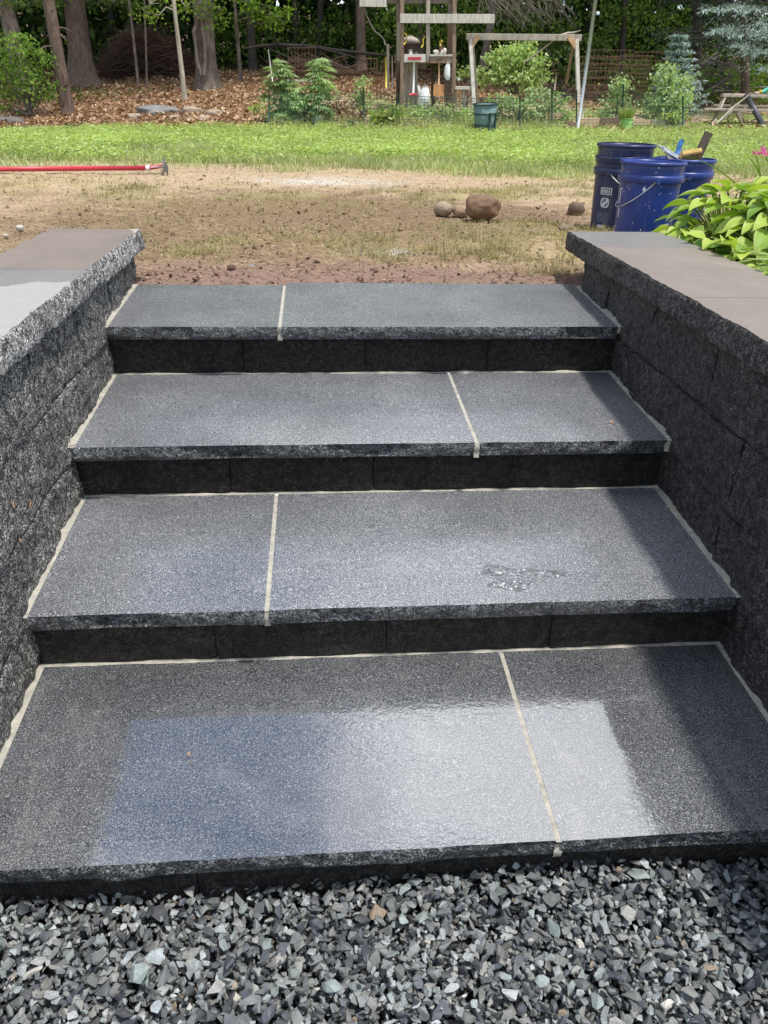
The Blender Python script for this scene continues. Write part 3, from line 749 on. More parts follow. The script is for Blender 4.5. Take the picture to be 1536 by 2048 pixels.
def gpt(x, y): return np.array([x, y, float(ground_z([x], [y])[0])])

# lawn
N = 230000; y = 7.2+11.2*RNG.random(N)**1.15; x = RNG.uniform(-1, 1, N)*(y*.62+1.5)+.5+y*.05
lawn, leafy, gard, rlawn, sparse, _, _ = zone_masks(x, y)
k = RNG.random(N) < np.clip(lawn*1.0+rlawn, 0, 1)*(.35+.65*sstep(.38, .56, n2(x, y, .9, 133, 3))); x, y = x[k], y[k]
blades('lawn_grass', M['grass'], x, y, RNG.uniform(.05, .13, len(x)), RNG.uniform(.006, .012, len(x))*(.6+y/14), .7, label='bright green lawn across the middle of the yard')
# broadleaf weeds in the lawn
N = 30000; y = RNG.uniform(8.2, 18.2, N); x = RNG.uniform(-1, 1, N)*(y*.6+1)+.5+y*.05
lawn, leafy, gard, rlawn, sparse, w, wf = zone_masks(x, y)
cx_ = (x-.04*y)
pw = lawn*sstep(.38, .55, n2(x, y, .5, 91, 3)+.15*sstep(-2, 0, cx_)*sstep(9.2, 10, y))*(.35+.65*(cx_ < y*.28))*(cx_ > -y*.75)
k = RNG.random(N) < pw; x, y = x[k], y[k]; n = len(x)
m = MB(); nl = 6
xx = np.repeat(x, nl)+RNG.normal(0, .03, n*nl); yy = np.repeat(y, nl)+RNG.normal(0, .03, n*nl); hh = RNG.uniform(.01, .13, n*nl)
a = RNG.uniform(0, 6.28, n*nl); D = np.stack([np.cos(a), np.sin(a), RNG.uniform(-.1, .6, n*nl)], 1); Nn = np.stack([RNG.normal(0, .35, n*nl), RNG.normal(0, .35, n*nl), np.ones(n*nl)], 1)
m.leaves(np.stack([xx, yy, ground_z(xx, yy)+hh], 1), D, Nn, RNG.uniform(.03, .075, n*nl), RNG.uniform(.016, .036, n*nl))
tag(m.build('lawn_weeds', M['leaf_weed']), 'lime green broadleaf weeds growing through the lawn', None, None, 'stuff')
# worn sparse grass on the bare soil
N = 260000; y = 2.45+6.2*RNG.random(N)**1.1; x = RNG.uniform(-1, 1, N)*(y*.62+1.0)+.35+y*.05
lawn, leafy, gard, rlawn, sparse, _, _ = zone_masks(x, y)
tuft = sstep(.42, .62, n2(x, y, 6.5, 33, 2))
k = (RNG.random(N) < sparse*tuft*.8*np.clip(5/y, .5, 1.3)) & ~((np.abs(x) < 1.5) & (y < 2.48)); x, y = x[k], y[k]
blades('sparse_grass', M['grass_dry'], x, y, RNG.uniform(.018, .065, len(x)), RNG.uniform(.0025, .0045, len(x))*(.7+y*.12), 1.2, label='thin half-dry grass growing on the bare soil')
# a few fresh tufts along the edge of the worn ground
tx, ty = [], []
for px, py in [(390,505),(360,508),(420,512),(690,505),(740,510),(770,515),(800,520),(860,500),(960,512),(990,515),(1090,545),(1000,505),(1110,550),(720,390),(790,385),(840,392),(960,385),(1010,388),(1060,385),(700,415),(1130,520),(1060,520)]:
    c = gnd(px, py); nb = 130; r_ = np.abs(RNG.normal(0, .10, nb)); a = RNG.uniform(0, 6.28, nb)
    tx.append(c[0]+r_*np.cos(a)*1.6); ty.append(np.maximum(2.42, c[1]+r_*np.sin(a)))
tx = np.concatenate(tx); ty = np.concatenate(ty)
blades('grass_tufts', M['grass_dry'], tx, ty, RNG.uniform(.02, .075, len(tx)), RNG.uniform(.003, .005, len(tx)), 1.3, label='yellow green grass tufts on the soil behind the top step')
# straw and dead stalks on the soil
N = 52000; y = 2.35+6.3*RNG.random(N)**1.1; x = RNG.uniform(-1, 1, N)*(y*.62+1.0)+.35+y*.05
k = (RNG.random(N) < .25+.75*sstep(.4, .6, n2(x, y, 2.0, 51, 3))) & ~((np.abs(x) < 1.4) & (y < 2.36)) ; x, y = x[k], y[k]; n = len(x); a = RNG.uniform(0, 6.28, n)
m = MB(); m.leaves(np.stack([x, y, ground_z(x, y)+.004], 1), np.stack([np.cos(a), np.sin(a), RNG.normal(.05, .12, n)], 1), np.stack([RNG.normal(0, .3, n), RNG.normal(0, .3, n), np.ones(n)], 1), RNG.uniform(.015, .06, n), RNG.uniform(.0025, .005, n))
tag(m.build('straw', M['straw']), 'dead straw and stalks scattered over the soil', None, None, 'stuff')
# soil crumbs
m = MB(); N = 9500; y = 2.28+5.8*RNG.random(N)**1.4; x = RNG.uniform(-1, 1, N)*(y*.6+.9)+.3+y*.05
k = ~((np.abs(x) > .93) & (np.abs(x) < 1.4) & (y < 2.5)); x, y = x[k], y[k]
zg = ground_z(x, y); gc = ground_color(x, y)
for i in range(len(x)):
    V, Fc = shapes[RNG.integers(len(shapes))]; s_ = .007*float(np.clip(RNG.lognormal(0, .55), .4, 4.0))
    m.add((V*s_) @ rotm(RNG).T+np.array([x[i], y[i], zg[i]+s_*.25]), Fc, 0, False, gc[i]*RNG.uniform(.65, 1.05))
tag(m.build('soil_crumbs', M['dirtclod']), 'brown crumbs and clods of soil behind the steps', None, None, 'stuff')
# leaf litter
N = 60000; y = 16.9+13*RNG.random(N)**1.3; x = RNG.uniform(-1, 1, N)*(y*.6+2)+.5+y*.03
lawn, leafy, gard, rlawn, sparse, _, _ = zone_masks(x, y)
k = RNG.random(N) < np.clip(leafy*.9+gard*.10, 0, 1); x, y = x[k], y[k]; n = len(x); a = RNG.uniform(0, 6.28, n)
m = MB(); m.leaves(np.stack([x, y, ground_z(x, y)+RNG.uniform(.005, .05, n)], 1), np.stack([np.cos(a), np.sin(a), RNG.normal(.1, .35, n)], 1), np.stack([RNG.normal(0, .5, n), RNG.normal(0, .5, n), np.ones(n)], 1), RNG.uniform(.06, .15, n), RNG.uniform(.04, .09, n), fold=.25)
tag(m.build('leaf_litter', M['litter']), 'brown fallen oak leaves covering the ground under the trees', None, None, 'stuff')

# ------------------------------------------------------------------ trees and woodland
def rand_unit(n, up=.0):
    v = RNG.normal(size=(n, 3)); v[:, 2] += up; return v/np.linalg.norm(v, axis=1)[:, None]
def leafcloud(m, c, rad, n, size, clump=.22, nclump=None, flat=.75):
    """n leaves gathered in small sprays inside an ellipsoid"""
    c = np.asarray(c, float); rad = np.asarray(rad, float); nclump = nclump or max(3, n//26)
    q = rand_unit(nclump)*(RNG.random(nclump)**.42)[:, None]*rad+c
    i = RNG.integers(0, nclump, n); P = q[i]+RNG.normal(0, 1, (n, 3))*clump*np.array([1, 1, .45])
    D = rand_unit(n, -.25); Nn = rand_unit(n, 0)*(1-flat)+np.array([0, 0, flat])+RNG.normal(0, .22, (n, 3))
    s = size*RNG.uniform(.6, 1.35, n); m.leaves(P, D, Nn, s, s*RNG.uniform(.5, .75, n)); return q
def trunk_line(b, t, height, n=16, wob=.05, seed=0):
    b = np.asarray(b, float); t = np.asarray(t, float); d = (t-b)/(t[2]-b[2]); z = np.linspace(0, 1, n)**1.25*height
    L = b+d*z[:, None]; r = np.random.default_rng(seed); k = np.cumsum(r.normal(0, wob, (n, 2)), 0)*np.linspace(0, 1, n)[:, None]
    L[:, :2] += k; L[0, 2] -= .15; return L, z
CROWN_LOW = 4.5
def tree(label, cat, base, top, y, wpx, height, bark, leaf='leaf_dark', crown=3.3, nleaf=2600, lsize=.26, flare=.7, name='tree', sprays=(), stubs=0, low=CROWN_LOW, limbs=9, group=None, seed=0, sides=11, spleaf=None, wob=.03):
    b = pt(base[0], base[1], y); t = pt(top[0], top[1], y); r0 = wpx*mpp(y)/2
    root = thing(name, b, label, cat, group)
    L, z = trunk_line(b, t, height, 26, wob, seed)
    r = r0*(1+flare*np.exp(-z/.28))*(1-.72*(z/height)**1.1)
    m = MB(); m.tube(L, r, sides, rn=.22, seed=seed)
    for i in range(stubs):
        h = RNG.uniform(.3, 4.0); p = np.array([np.interp(h, z, L[:, k]) for k in range(3)]); a = RNG.uniform(0, 6.28); l = RNG.uniform(.08, .5)
        m.tube([p, p+np.array([math.cos(a)*l*.6, math.sin(a)*l*.6, -.02]), p+np.array([math.cos(a)*l, math.sin(a)*l, RNG.uniform(-.15, .05)])], [.022, .016, .006], 5)
    cm = MB(); cc = L[np.searchsorted(z, (low+height)/2)]; cz = np.array([cc[0], cc[1], (low+height)/2+b[2]])
    if crown:
        q = leafcloud(cm, cz, (crown, crown, (height-low)/2), nleaf, lsize, .42)
        for i in range(limbs):
            e = q[i % len(q)]; h = np.clip(e[2]-b[2]-RNG.uniform(.4, 1.2), 2.6, height*.95); p = np.array([np.interp(h, z, L[:, k]) for k in range(3)])
            mid = (p+e)/2+np.array([0, 0, .15]); m.tube([p, mid, e], [r0*.25, r0*.15, .012], 5)
    for (sx, sy, dy, rad, n, s) in sprays:
        rad = rad if hasattr(rad, '__len__') else (rad, rad*.7)
        c = pt(sx, sy, y+dy); rr = (rad[0]*mpp(y), rad[0]*.8*mpp(y), rad[1]*mpp(y))
        q = leafcloud(cm, c, rr, n, s, .16, max(3, n//14), .55)
        h = np.clip(c[2]-b[2]+.1, .5, height*.9); p = np.array([np.interp(h, z, L[:, k]) for k in range(3)])
        m.tube([p, (p+c)/2+np.array([0, 0, .12]), c], [max(.018, r0*.14), .016, .008], 5)
        for e in q[:6]: m.tube([c, (c+e)/2, e], [.009, .006, .004], 3)
    m.build('trunk', M[bark], root)
    if cm.V: cm.build('crown', M[spleaf or leaf], root)
    return root

tree('grey trunk rising behind the leafy bush at the wood edge', 'tree', (48,170), (8,0), 24, 30, 13, 'bark_grey', seed=1, flare=.3, sprays=[(60,6,0,(70,10),160,.10),(10,10,0,(50,12),120,.10)], leaf='leaf_mid')
tree('spruce trunk with broken branch stubs standing in leaves beside the bush', 'tree', (137,232), (98,10), 19.6, 25, 12, 'bark_red', 'needle_dark', crown=2.0, nleaf=700, flare=.18, stubs=26, name='spruce_tree', seed=2, low=5.2, sides=12)
tree('broad reddish trunk with flared roots in the shade of the wood', 'tree', (166,168), (150,0), 25.5, 42, 14, 'bark_red', seed=3, flare=1.0, sides=14, sprays=[(180,6,0,(90,10),200,.10),(270,8,.5,(70,10),160,.10),(110,10,-.5,(50,10),120,.10)], leaf='leaf_mid')
tree('slender bare grey sapling in front of the dark brush pile', 'sapling', (277,172), (262,25), 25, 6, 9, 'bark_grey', seed=4, flare=.2, crown=1.2, nleaf=200, sides=6, wob=.02)
tree('thinnest short sapling between the brush pile and the pale sapling', 'sapling', (294,172), (291,62), 25, 4.5, 7.5, 'bark_grey', seed=5, flare=.2, crown=1.0, nleaf=160, sides=6, wob=.02)
tree('pale smooth sapling leaning left out of the leaf litter', 'sapling', (371,207), (347,0), 21.6, 9, 9.5, 'bark_pale', 'leaf_bright', seed=6, flare=.35, crown=1.3, nleaf=260, lsize=.14, sides=8, wob=.004, spleaf='leaf_bright', sprays=[(318,30,0,26,60,.085),(300,8,.2,40,90,.085),(372,14,.1,24,60,.085)])
# old tree with an open hollow
oak = tree('thick old grey trunk with a long open hollow in its bark', 'tree', (417,178), (405,0), 24.6, 38, 15, 'bark_grey', seed=7, flare=.75, sides=22, wob=.006, spleaf='leaf_bright', leaf='leaf_mid', sprays=[(440,20,-.6,34,130,.10),(400,8,-.6,30,90,.10),(436,46,-.5,16,50,.10)])
m = MB(); hl = [pt(400, 38, 24.28), pt(396, 60, 24.24), pt(399, 90, 24.2), pt(402, 120, 24.14), pt(404, 146, 24.06)]
m.tube(hl, [.03, .075, .09, .075, .03], 9, rn=.4); m.build('hollow', M['heartwood'], oak)
m = MB()
for dx_ in (-8, 9): m.tube([pt(400+dx_*.4, 34, 24.26), pt(396+dx_, 62, 24.2), pt(400+dx_, 95, 24.16), pt(402+dx_*.9, 125, 24.1), pt(405+dx_*.3, 150, 24.02)], [.03, .06, .055, .06, .03], 7, rn=.4, seed=4)
m.build('bark_lip', M['bark_grey'], oak)
tree('thin grey trunk beside bright maple leaves', 'tree', (481,152), (470,0), 26, 7, 11, 'bark_grey', 'leaf_bright', seed=8, flare=.3, crown=2.0, nleaf=700, lsize=.16, sides=7, wob=.01, sprays=[(535,14,-.5,46,170,.12),(500,6,-.4,40,120,.12),(560,36,-.6,34,120,.12),(525,48,-.5,30,100,.12)])
tree('dark forked trunk at the left end of the fallen log', 'tree', (506,140), (498,0), 29, 16, 13, 'bark_dark', seed=9, flare=.3)
tree('straight dark trunk behind the fallen log', 'tree', (592,128), (590,0), 31, 10, 14, 'bark_dark', 'leaf_mid', spleaf='leaf_sun', seed=10, sprays=[(620,60,0,30,110,.13),(640,80,0,26,80,.13),(600,95,-.5,26,70,.12)])
tree('twin dark trunk left of the wooden tower', 'tree', (638,128), (640,0), 31, 12, 14, 'bark_dark', 'leaf_mid', spleaf='leaf_sun', seed=11, sprays=[(662,14,0,30,90,.13),(690,60,.5,30,90,.13),(668,70,0,26,80,.13)])
tree('narrow dark trunk nearest the hanging cable', 'tree', (690,126), (694,0), 32, 9, 13, 'bark_dark', seed=12)
tree('broad grey-brown trunk just left of the wooden tower', 'tree', (722,130), (718,0), 28, 20, 14, 'bark_red', 'leaf_mid', spleaf='leaf_sun', seed=13, flare=.3, sprays=[(785,20,0,20,70,.11),(750,60,.6,24,60,.12)])
tree('trunk seen through the wooden tower opening', 'tree', (842,128), (838,0), 30, 12, 13, 'bark_grey', 'leaf_mid', spleaf='leaf_sun', seed=14, sprays=[(830,18,0,26,120,.12),(870,30,0,20,60,.12),(880,75,-.5,14,50,.1)])
tree('grey leaning trunk behind the swing frame under dead twigs', 'tree', (968,128), (988,0), 27, 14, 13, 'bark_grey', 'leaf_dark', seed=15)
tree('dark trunk in the shade behind the leaning metal pole', 'tree', (1180,150), (1182,0), 31, 13, 14, 'bark_dark', 'leaf_dark', spleaf='leaf_sun', seed=16, sprays=[(1120,60,-2,46,240,.12),(1150,90,-2,46,240,.12),(1090,70,-2,40,200,.12),(1200,100,-1,40,170,.12)])
tree('tall black trunk right of the leaning metal pole', 'tree', (1240,140), (1252,0), 29, 13, 14, 'bark_dark', 'leaf_dark', seed=17, flare=.3, spleaf='leaf_sun', sprays=[(1225,25,-.6,40,170,.12),(1275,35,-.5,36,150,.12),(1210,70,-.6,30,110,.12)])
tree('thin black trunk above the rusty wire panels', 'tree', (1266,135), (1268,0), 33, 8, 13, 'bark_dark', 'leaf_shrub', spleaf='leaf_bright', seed=18, sprays=[(1290,70,1,34,130,.13),(1320,85,1,30,120,.13),(1255,60,2,26,80,.13)])
tree('slim dark trunk behind the young blue spruce', 'tree', (1312,130), (1318,0), 32, 7, 13, 'bark_dark', 'leaf_mid', spleaf='leaf_sun', seed=19, sprays=[(1340,40,0,36,160,.13),(1300,25,0,36,160,.13)])
tree('thick black trunk between the young spruce and the picnic table', 'tree', (1396,190), (1394,0), 25, 18, 14, 'bark_dark', 'leaf_dark', seed=20, flare=.5)
for i, (px, wp, yy, wh) in enumerate([(225,12,33,'behind the left end of the big brush pile'),(330,14,34,'behind the right end of the big brush pile'),(560,8,36,'behind the bright maple leaves'),(762,10,35,'just left of the tower posts'),(905,10,36,'behind the right tower post'),(1040,12,35,'above the middle of the swing beam'),(1110,8,37,'above the right half of the swing beam'),(1350,9,36,'straight behind the young spruce tip'),(1450,12,33,'under the boughs of the big spruce'),(70,9,34,'above the loose green bush'),(-60,16,28,None),(-150,14,24,None),(1640,16,28,None),(1720,14,24,None),(1560,10,33,None),(455,8,36,'right of the hollow trunk')]):
    tree('dark distant trunk deep in the wood '+wh if wh else 'dark tree beyond the '+{-60: 'left edge of the yard', -150: 'left edge, standing nearest the house', 1640: 'right edge behind the picnic table', 1720: 'right edge level with the picnic table', 1560: 'picnic table deep in the wood'}[px], 'tree', (px, 112 if px < 700 else 125), (px+RNG.uniform(-8, 8), 0), yy, wp, 13+RNG.uniform(-1, 2), 'bark_dark', 'leaf_dark', seed=40+i, group='dark trunks deep in the wood', nleaf=2600, crown=3.6, low=2.8, sides=7)

# big blue spruce whose boughs hang into the upper right
def conifer_bough(m, tm, a, b, droop, n=16, shoot=.24, wid=.05, r=.018):
    a = np.asarray(a, float); b = np.asarray(b, float); t = np.linspace(0, 1, 7)[:, None]; L = a+(b-a)*t; L[:, 2] -= droop*np.sin(t[:, 0]*np.pi*.5)*1.0*(1-.25*t[:, 0])
    tm.tube(L, np.linspace(r, .005, 7), 4)
    d = (b-a); ln = np.linalg.norm(d); d = d/ln; s = np.cross(d, [0, 0, 1.]); s /= np.linalg.norm(s)+1e-9
    u = RNG.uniform(.12, 1, n); P = np.stack([np.interp(u, t[:, 0], L[:, k]) for k in range(3)], 1)
    sd_ = RNG.choice([-1, 1], n)[:, None]; tw = (ln*.32*(1.15-u))[:, None]+shoot*.5
    D = d*.75+s*sd_*RNG.uniform(.3, 1, (n, 1))+np.array([0, 0, -.18])+RNG.normal(0, .12, (n, 3)); D /= np.linalg.norm(D, axis=1)[:, None]
    k = 8
    f = np.tile(np.linspace(0, .95, k), n)[:, None]; PP = np.repeat(P, k, 0)+np.repeat(D*tw, k, 0)*f
    DD = np.repeat(D, k, 0)+RNG.normal(0, .5, (n*k, 3)); NN = np.array([0, 0, 1.])+RNG.normal(0, .5, (n*k, 3))
    m.leaves(PP, DD, NN, shoot*.55*RNG.uniform(.6, 1.15, n*k), wid*.55*RNG.uniform(.7, 1.3, n*k))
def conifer(label, base, top, y, wpx, height, mats, boughs, droop, shoot, wid, name='spruce_tree', nper=14):
    b = pt(base[0], base[1], y); t = pt(top[0], top[1], y); height = height or t[2]-b[2]; root = thing(name, b, label, 'spruce')
    L, z = trunk_line(b, t, height, 14, .0, 3); r0 = wpx*mpp(y)/2; tm = MB(); tm.tube(L, r0*(1-.93*(z/height)), 8, rn=.12); m = MB()
    for (h, ang, ln, up) in boughs:
        p = np.array([np.interp(h, z, L[:, k]) for k in range(3)])
        conifer_bough(m, tm, p, p+np.array([math.cos(ang)*ln, math.sin(ang)*ln, up]), droop*ln, nper, shoot, wid)
    tm.build('trunk', M['bark_red'], root); m.build('crown', [mats], root); return root
bs = []
for h in np.arange(1.4, 9, .13):
    for j in range(5):
        ln = 2.55*(1-(h-1.5)/9.5)*RNG.uniform(.7, 1.1); bs.append((h, RNG.uniform(0, 6.28), ln, RNG.uniform(.0, .3)))
conifer('large blue spruce with drooping boughs above the picnic table', (1492,205), (1486,0), 22.6, 17, 9.5, M['needle_dark'], bs, .30, .22, .055, nper=16)
blue_b = []
b_root = [o for o in COL.objects if o.get('label', '').startswith('large blue spruce')][0]
m = MB(); tm = MB()
for (px, py, dy, rr) in [(1470,6,-2.3,60),(1510,12,-2.5,60),(1530,35,-2.6,55),(1455,48,-2.2,40),(1495,58,-2.4,50),(1530,62,-2.5,50),(1440,52,-2.2,34),(1500,95,-2.3,44),(1530,128,-2.3,34),(1480,80,-2.3,40),(1520,92,-2.5,44),(1425,8,-2.0,36),(1560,50,-2.6,50),(1590,90,-2.6,50)]:
    c = pt(px, py, 22.6+dy); ax = pt(1490, max(0, py-14), 22.6)
    conifer_bough(m, tm, ax+(c-ax)*.35, c+(c-ax)*.15, .12, 26, .20, .05, .014)
m.build('bough_tips', M['needle_blue'], b_root); tm.build('branches', M['bark_dark'], b_root)
bs = []
for h in np.arange(.12, 1.74, .155):
    for j in range(8):
        bs.append((h, j*.785+h*9+RNG.normal(0, .15), (.80*(1-h/1.85)+.05)*RNG.uniform(.85, 1.12), .05+.12*(1-h/1.9)))
conifer('small young blue spruce growing behind the tomato plants', (1354,238), (1358,50), 19.9, 7, None, M['needle_blue'], bs, .05, .15, .06, name='young_spruce', nper=10)

# woodland mass beyond, and shaded undergrowth: nobody could count these
m = MB()
def mass(n, x0, x1, y0, y1, z0, z1, s):
    x = RNG.uniform(x0, x1, n); y = RNG.uniform(y0, y1, n); z = gz(x, y)+z0+(z1-z0)*RNG.random(n)**.9
    m.leaves(np.stack([x, y, z], 1), rand_unit(n, -.3), rand_unit(n, .8), s*RNG.uniform(.6, 1.4, n), s*RNG.uniform(.4, .8, n))
mass(30000, -40, 48, 37, 46, -.2, 12, .62); mass(26000, -28, 36, 33, 37, -.1, 9, .42); mass(14000, -24, 30, 31, 37, -.1, 3.2, .36)
tag(m.build('far_woods', M['leaf_dark']), 'dense dark green woodland closing off the yard', None, None, 'stuff')
m = MB()
for (x0, x1, y0, y1, h, n) in [(1.5, 15, 29, 33, 2.6, 5200), (9, 14.5, 22.5, 27, 1.0, 2600), (-12, -9, 24, 30, 1.4, 1200), (-4, 2.5, 30, 33, 1.6, 2400), (14, 24, 24, 31, 1.4, 2600)]:
    mass(n, x0, x1, y0, y1, .02, h, .15)
mass(2200, 2, 7, 27, 29, 1.2, 3.2, .14); mass(1600, -10, -5, 29, 31, 2.0, 3.6, .14)
tag(m.build('undergrowth', M['leaf_sun']), 'shaded leafy undergrowth at the foot of the trees', None, None, 'stuff')

# brush pile and fallen wood
def brush(label, px0, px1, pyb, pyt, y, n, mat, name='brush_pile', l=1.6, r=.012, slope=None):
    b = pt((px0+px1)/2, pyb, y); root = thing(name, b, label, 'brush'); m = MB(); A, B = [], []
    a0 = pt(px0, pyb, y); a1 = pt(px1, pyb, y); hh = (pyb-pyt)*mpp(y)
    u = RNG.random(n); v = RNG.random(n)**.8; p = a0+(a1-a0)*u[:, None]; top = hh*(np.sin(np.clip(u, .02, .98)*np.pi)**.6)
    p[:, 2] += v*top; p[:, 1] += RNG.normal(0, .6, n)
    a = RNG.normal(0, .45, n)+np.where(RNG.random(n) < .5, 0, np.pi); d = np.stack([np.cos(a), RNG.normal(0, .5, n), RNG.normal(0, .45, n)], 1); d /= np.linalg.norm(d, axis=1)[:, None]
    ll = l*RNG.uniform(.3, 1, n)[:, None]; P0 = p-d*ll*.5; P1 = p+d*ll*.5
    lo = gz(P0[:, 0], P0[:, 1])+.02; P0[:, 2] = np.maximum(P0[:, 2], lo); lo = gz(P1[:, 0], P1[:, 1])+.02; P1[:, 2] = np.maximum(P1[:, 2], lo)
    m.bars(P0, P1, r*RNG.uniform(.5, 1.6, n), 4); m.build('sticks', M[mat], root)['kind'] = 'stuff'; return root
brush('large brown pile of dead brush under the trees', 215, 385, 160, 75, 28.5, 2200, 'brush', l=1.0, r=.008)
brush('low heap of dark sticks under the fallen log', 545, 700, 150, 122, 27, 200, 'brush', l=1.4, r=.010)
brush('heap of bare crossed branches beside the picnic table', 1385, 1455, 190, 122, 24.5, 150, 'twig_grey', l=1.4, r=.014)
lg = thing('fallen_log', pt(620, 118, 27.5), 'long dark fallen log lying across behind the garden', 'log'); m = MB()
m.tube([pt(x, yy, 27.5) for x, yy in ((486,98),(520,92),(560,90),(620,94),(690,103),(745,108),(790,112))], [.03, .045, .055, .06, .055, .045, .03], 8, rn=.25)
m.build('log', M['bark_dark'], lg); m = MB()
for pts in (((535,97),(560,108),(585,118)),((640,97),(700,112),(740,128)),((600,92),(612,82),(618,76)),((560,90),(552,78),(545,72)),((672,102),(690,122),(700,140))):
    m.tube([pt(a, b, 27.4) for a, b in pts], [.04, .03, .012], 5)
m.build('limb', M['bark_dark'], lg)
# dead bough with bare twigs hanging over the swing frame
db = thing('dead_bough', pt(1010, 0, 24), 'bare dead bough with grey drooping twigs above the swing frame', 'branch'); m = MB()
m.tube([pt(930, -60, 26), pt(985, -22, 24.5), pt(1040, -6, 24), pt(1105, 2, 23.8)], [.06, .045, .03, .012], 6)
m.build('branch', M['twig_grey'], db); m = MB()
for i in range(120):
    s = pt(RNG.uniform(960, 1120), RNG.uniform(-20, 6), RNG.uniform(23.5, 25)); k = RNG.uniform(.5, 1.2); dx_ = RNG.normal(.25, .3)
    m.tube([s, s+np.array([dx_*.4*k, RNG.normal(0, .1), -.18*k]), s+np.array([dx_*k, RNG.normal(0, .15), -.50*k]), s+np.array([dx_*k*1.35, 0, -.68*k])], [.010, .008, .006, .003], 3)
m.build('twigs', M['twig_grey'], db)['kind'] = 'stuff'

# bush at the wood edge, shrubs
def shrub(label, base, y, clouds, leaf, size, name='shrub', cat='shrub', stems=6, spread=.5, dens=1.0):
    b = pt(base[0], base[1], y); root = thing(name, b, label, cat); m = MB(); tm = MB(); ends = []
    for (px, py, rx, ry, n) in clouds:
        k = mpp(y); q = leafcloud(m, pt(px, py, y+RNG.uniform(-.2, .2)), (rx*k, min(rx*k, .9), ry*k), int(n*dens), size, .09, max(4, int(n*dens)//12), .5); ends += list(q[:5])
    for e in ends[:stems*4]:
        mid = (b+e)/2+RNG.normal(0, .06, 3); tm.tube([b+RNG.normal(0, .05, 3)*np.array([1, 1, 0])-np.array([0, 0, .03]), mid, e], [.018, .012, .005], 5)
    tm.build('stem', M['bark_grey'], root); m.build('foliage', M[leaf], root); return root
shrub('loose green bush at the left edge of the wood', (60,226), 19.2, [(35,95,44,26,420),(50,130,60,34,620),(20,150,40,40,420),(70,165,46,30,420),(20,200,36,24,220),(85,185,26,26,160),(40,75,24,16,120)], 'leaf_sun', .085, dens=.8)
shrub('broad pale green shrub framed by the swing beam', (1030,185), 21.8, [(1030,110,46,24,560),(1000,125,34,30,360),(1070,140,40,30,420),(985,150,46,24,380),(1040,160,60,24,520),(1050,95,26,12,160)], 'leaf_shrub', .10)
shrub('darker leafy shrub behind the right swing post', (1130,190), 23.2, [(1110,130,40,40,420),(1160,150,40,30,320),(1090,110,30,30,240)], 'leaf_dark', .11)
shrub('small light sapling leaves left of the swing post', (930,215), 20.6, [(925,150,16,18,110),(945,140,12,14,80)], 'leaf_shrub', .075, stems=3)

# ------------------------------------------------------------------ rocks
def rock(label, c, size, col, seed, name='stone', cat='stone', group=None, sink=.18, sq=.85):
    import bmesh
    bm = bmesh.new(); bmesh.ops.create_icosphere(bm, subdivisions=4 if max(size) > .08 else 2, radius=1)
    V = np.array([v.co[:] for v in bm.verts]); F = np.array([[v.index for v in f.verts] for f in bm.faces]); bm.free()
    V = np.sign(V)*np.abs(V)**sq; n = fbm(V*1.3+seed*5, seed, 2)-.5; n2_ = fbm(V*4+seed, seed+2, 3)-.5
    V = V*(1+.42*n+.10*n2_)[:, None]*np.asarray(size)
    m = MB(); cc = np.asarray(col)*(.75+.5*fbm(V*np.array([6, 6, 6])/max(size)*.4+seed, seed, 4))[:, None]
    m.add(V, F, 0, True, cc); o = m.build(name, M['rock'])
    o.location = (c[0], c[1], c[2]+size[2]*(1-sink)); return tag(o, label, cat, group)
g = gnd(968, 444); rock('largest stone on the bare soil, rounded and rust-brown', g+np.array([0, .10, 0]), (.110, .095, .080), (.20, .125, .075), 3, sink=.08)
g = gnd(888, 434); rock('greyish buff cobble at the left end of the stone row', g+np.array([0, .06, 0]), (.062, .06, .050), (.28, .225, .155), 5)
g = gnd(918, 436); rock('flat tan cobble wedged between the larger brown stone and buff cobble', g+np.array([0.02, .07, 0]), (.055, .055, .040), (.30, .21, .135), 8)
g = gnd(1150, 430); rock('dark brown clod of earth lying left of the buckets', g, (.056, .05, .048), (.13, .09, .06), 9, name='earth_clod', cat='clod', sink=.25)
g = gnd(1132, 462); rock('low brown clod beside the corner of the cap', g, (.045, .035, .022), (.22, .16, .11), 12, name='earth_clod', cat='clod', sink=.3)
g = gnd(40, 461); rock('small pale stone just beyond the left wall cap', g, (.022, .02, .016), (.45, .42, .37), 14, name='pebble', cat='pebble')
g = gnd(503, 538); rock('small bluish pebble in the mud behind the top step', g+np.array([0, .01, 0]), (.018, .015, .010), (.20, .22, .27), 15, name='pebble', cat='pebble')
g = gnd(1070, 468); rock('small grey pebble in the grass right of the brown stone', g, (.016, .014, .010), (.32, .33, .36), 16, name='pebble', cat='pebble')
g = gnd(12, 475); rock('tiny buff pebble close to the left wall cap', g, (.015, .013, .010), (.45, .38, .3), 17, name='pebble', cat='pebble')
g = gnd(310, 232); rock('flat grey boulder half buried in the leaf litter', g+np.array([0, .5, 0]), (.50, .40, .15), (.20, .20, .195), 18, sink=.55, name='boulder', cat='boulder')
for i, (px, py, sx, lab) in enumerate([(270,238,.16,'pale rock just left of the flat grey boulder'),(385,228,.22,'pale rounded rock right of the flat grey boulder'),(428,232,.20,'pale rock farthest right in the leaf litter'),(350,240,.14,'small pale rock in front of the flat grey boulder'),(30,250,.22,'dark rock at the left end of the lawn edge'),(12,246,.16,'grey rock under the loose green bush'),(410,242,.15,'low buff rock at the lawn edge below the pale sapling')]):
    rock(lab, gnd(px, py), (sx, sx*.8, sx*.5), (.34, .27, .20) if i not in (4, 5) else (.14, .12, .11), 20+i, sink=.5)
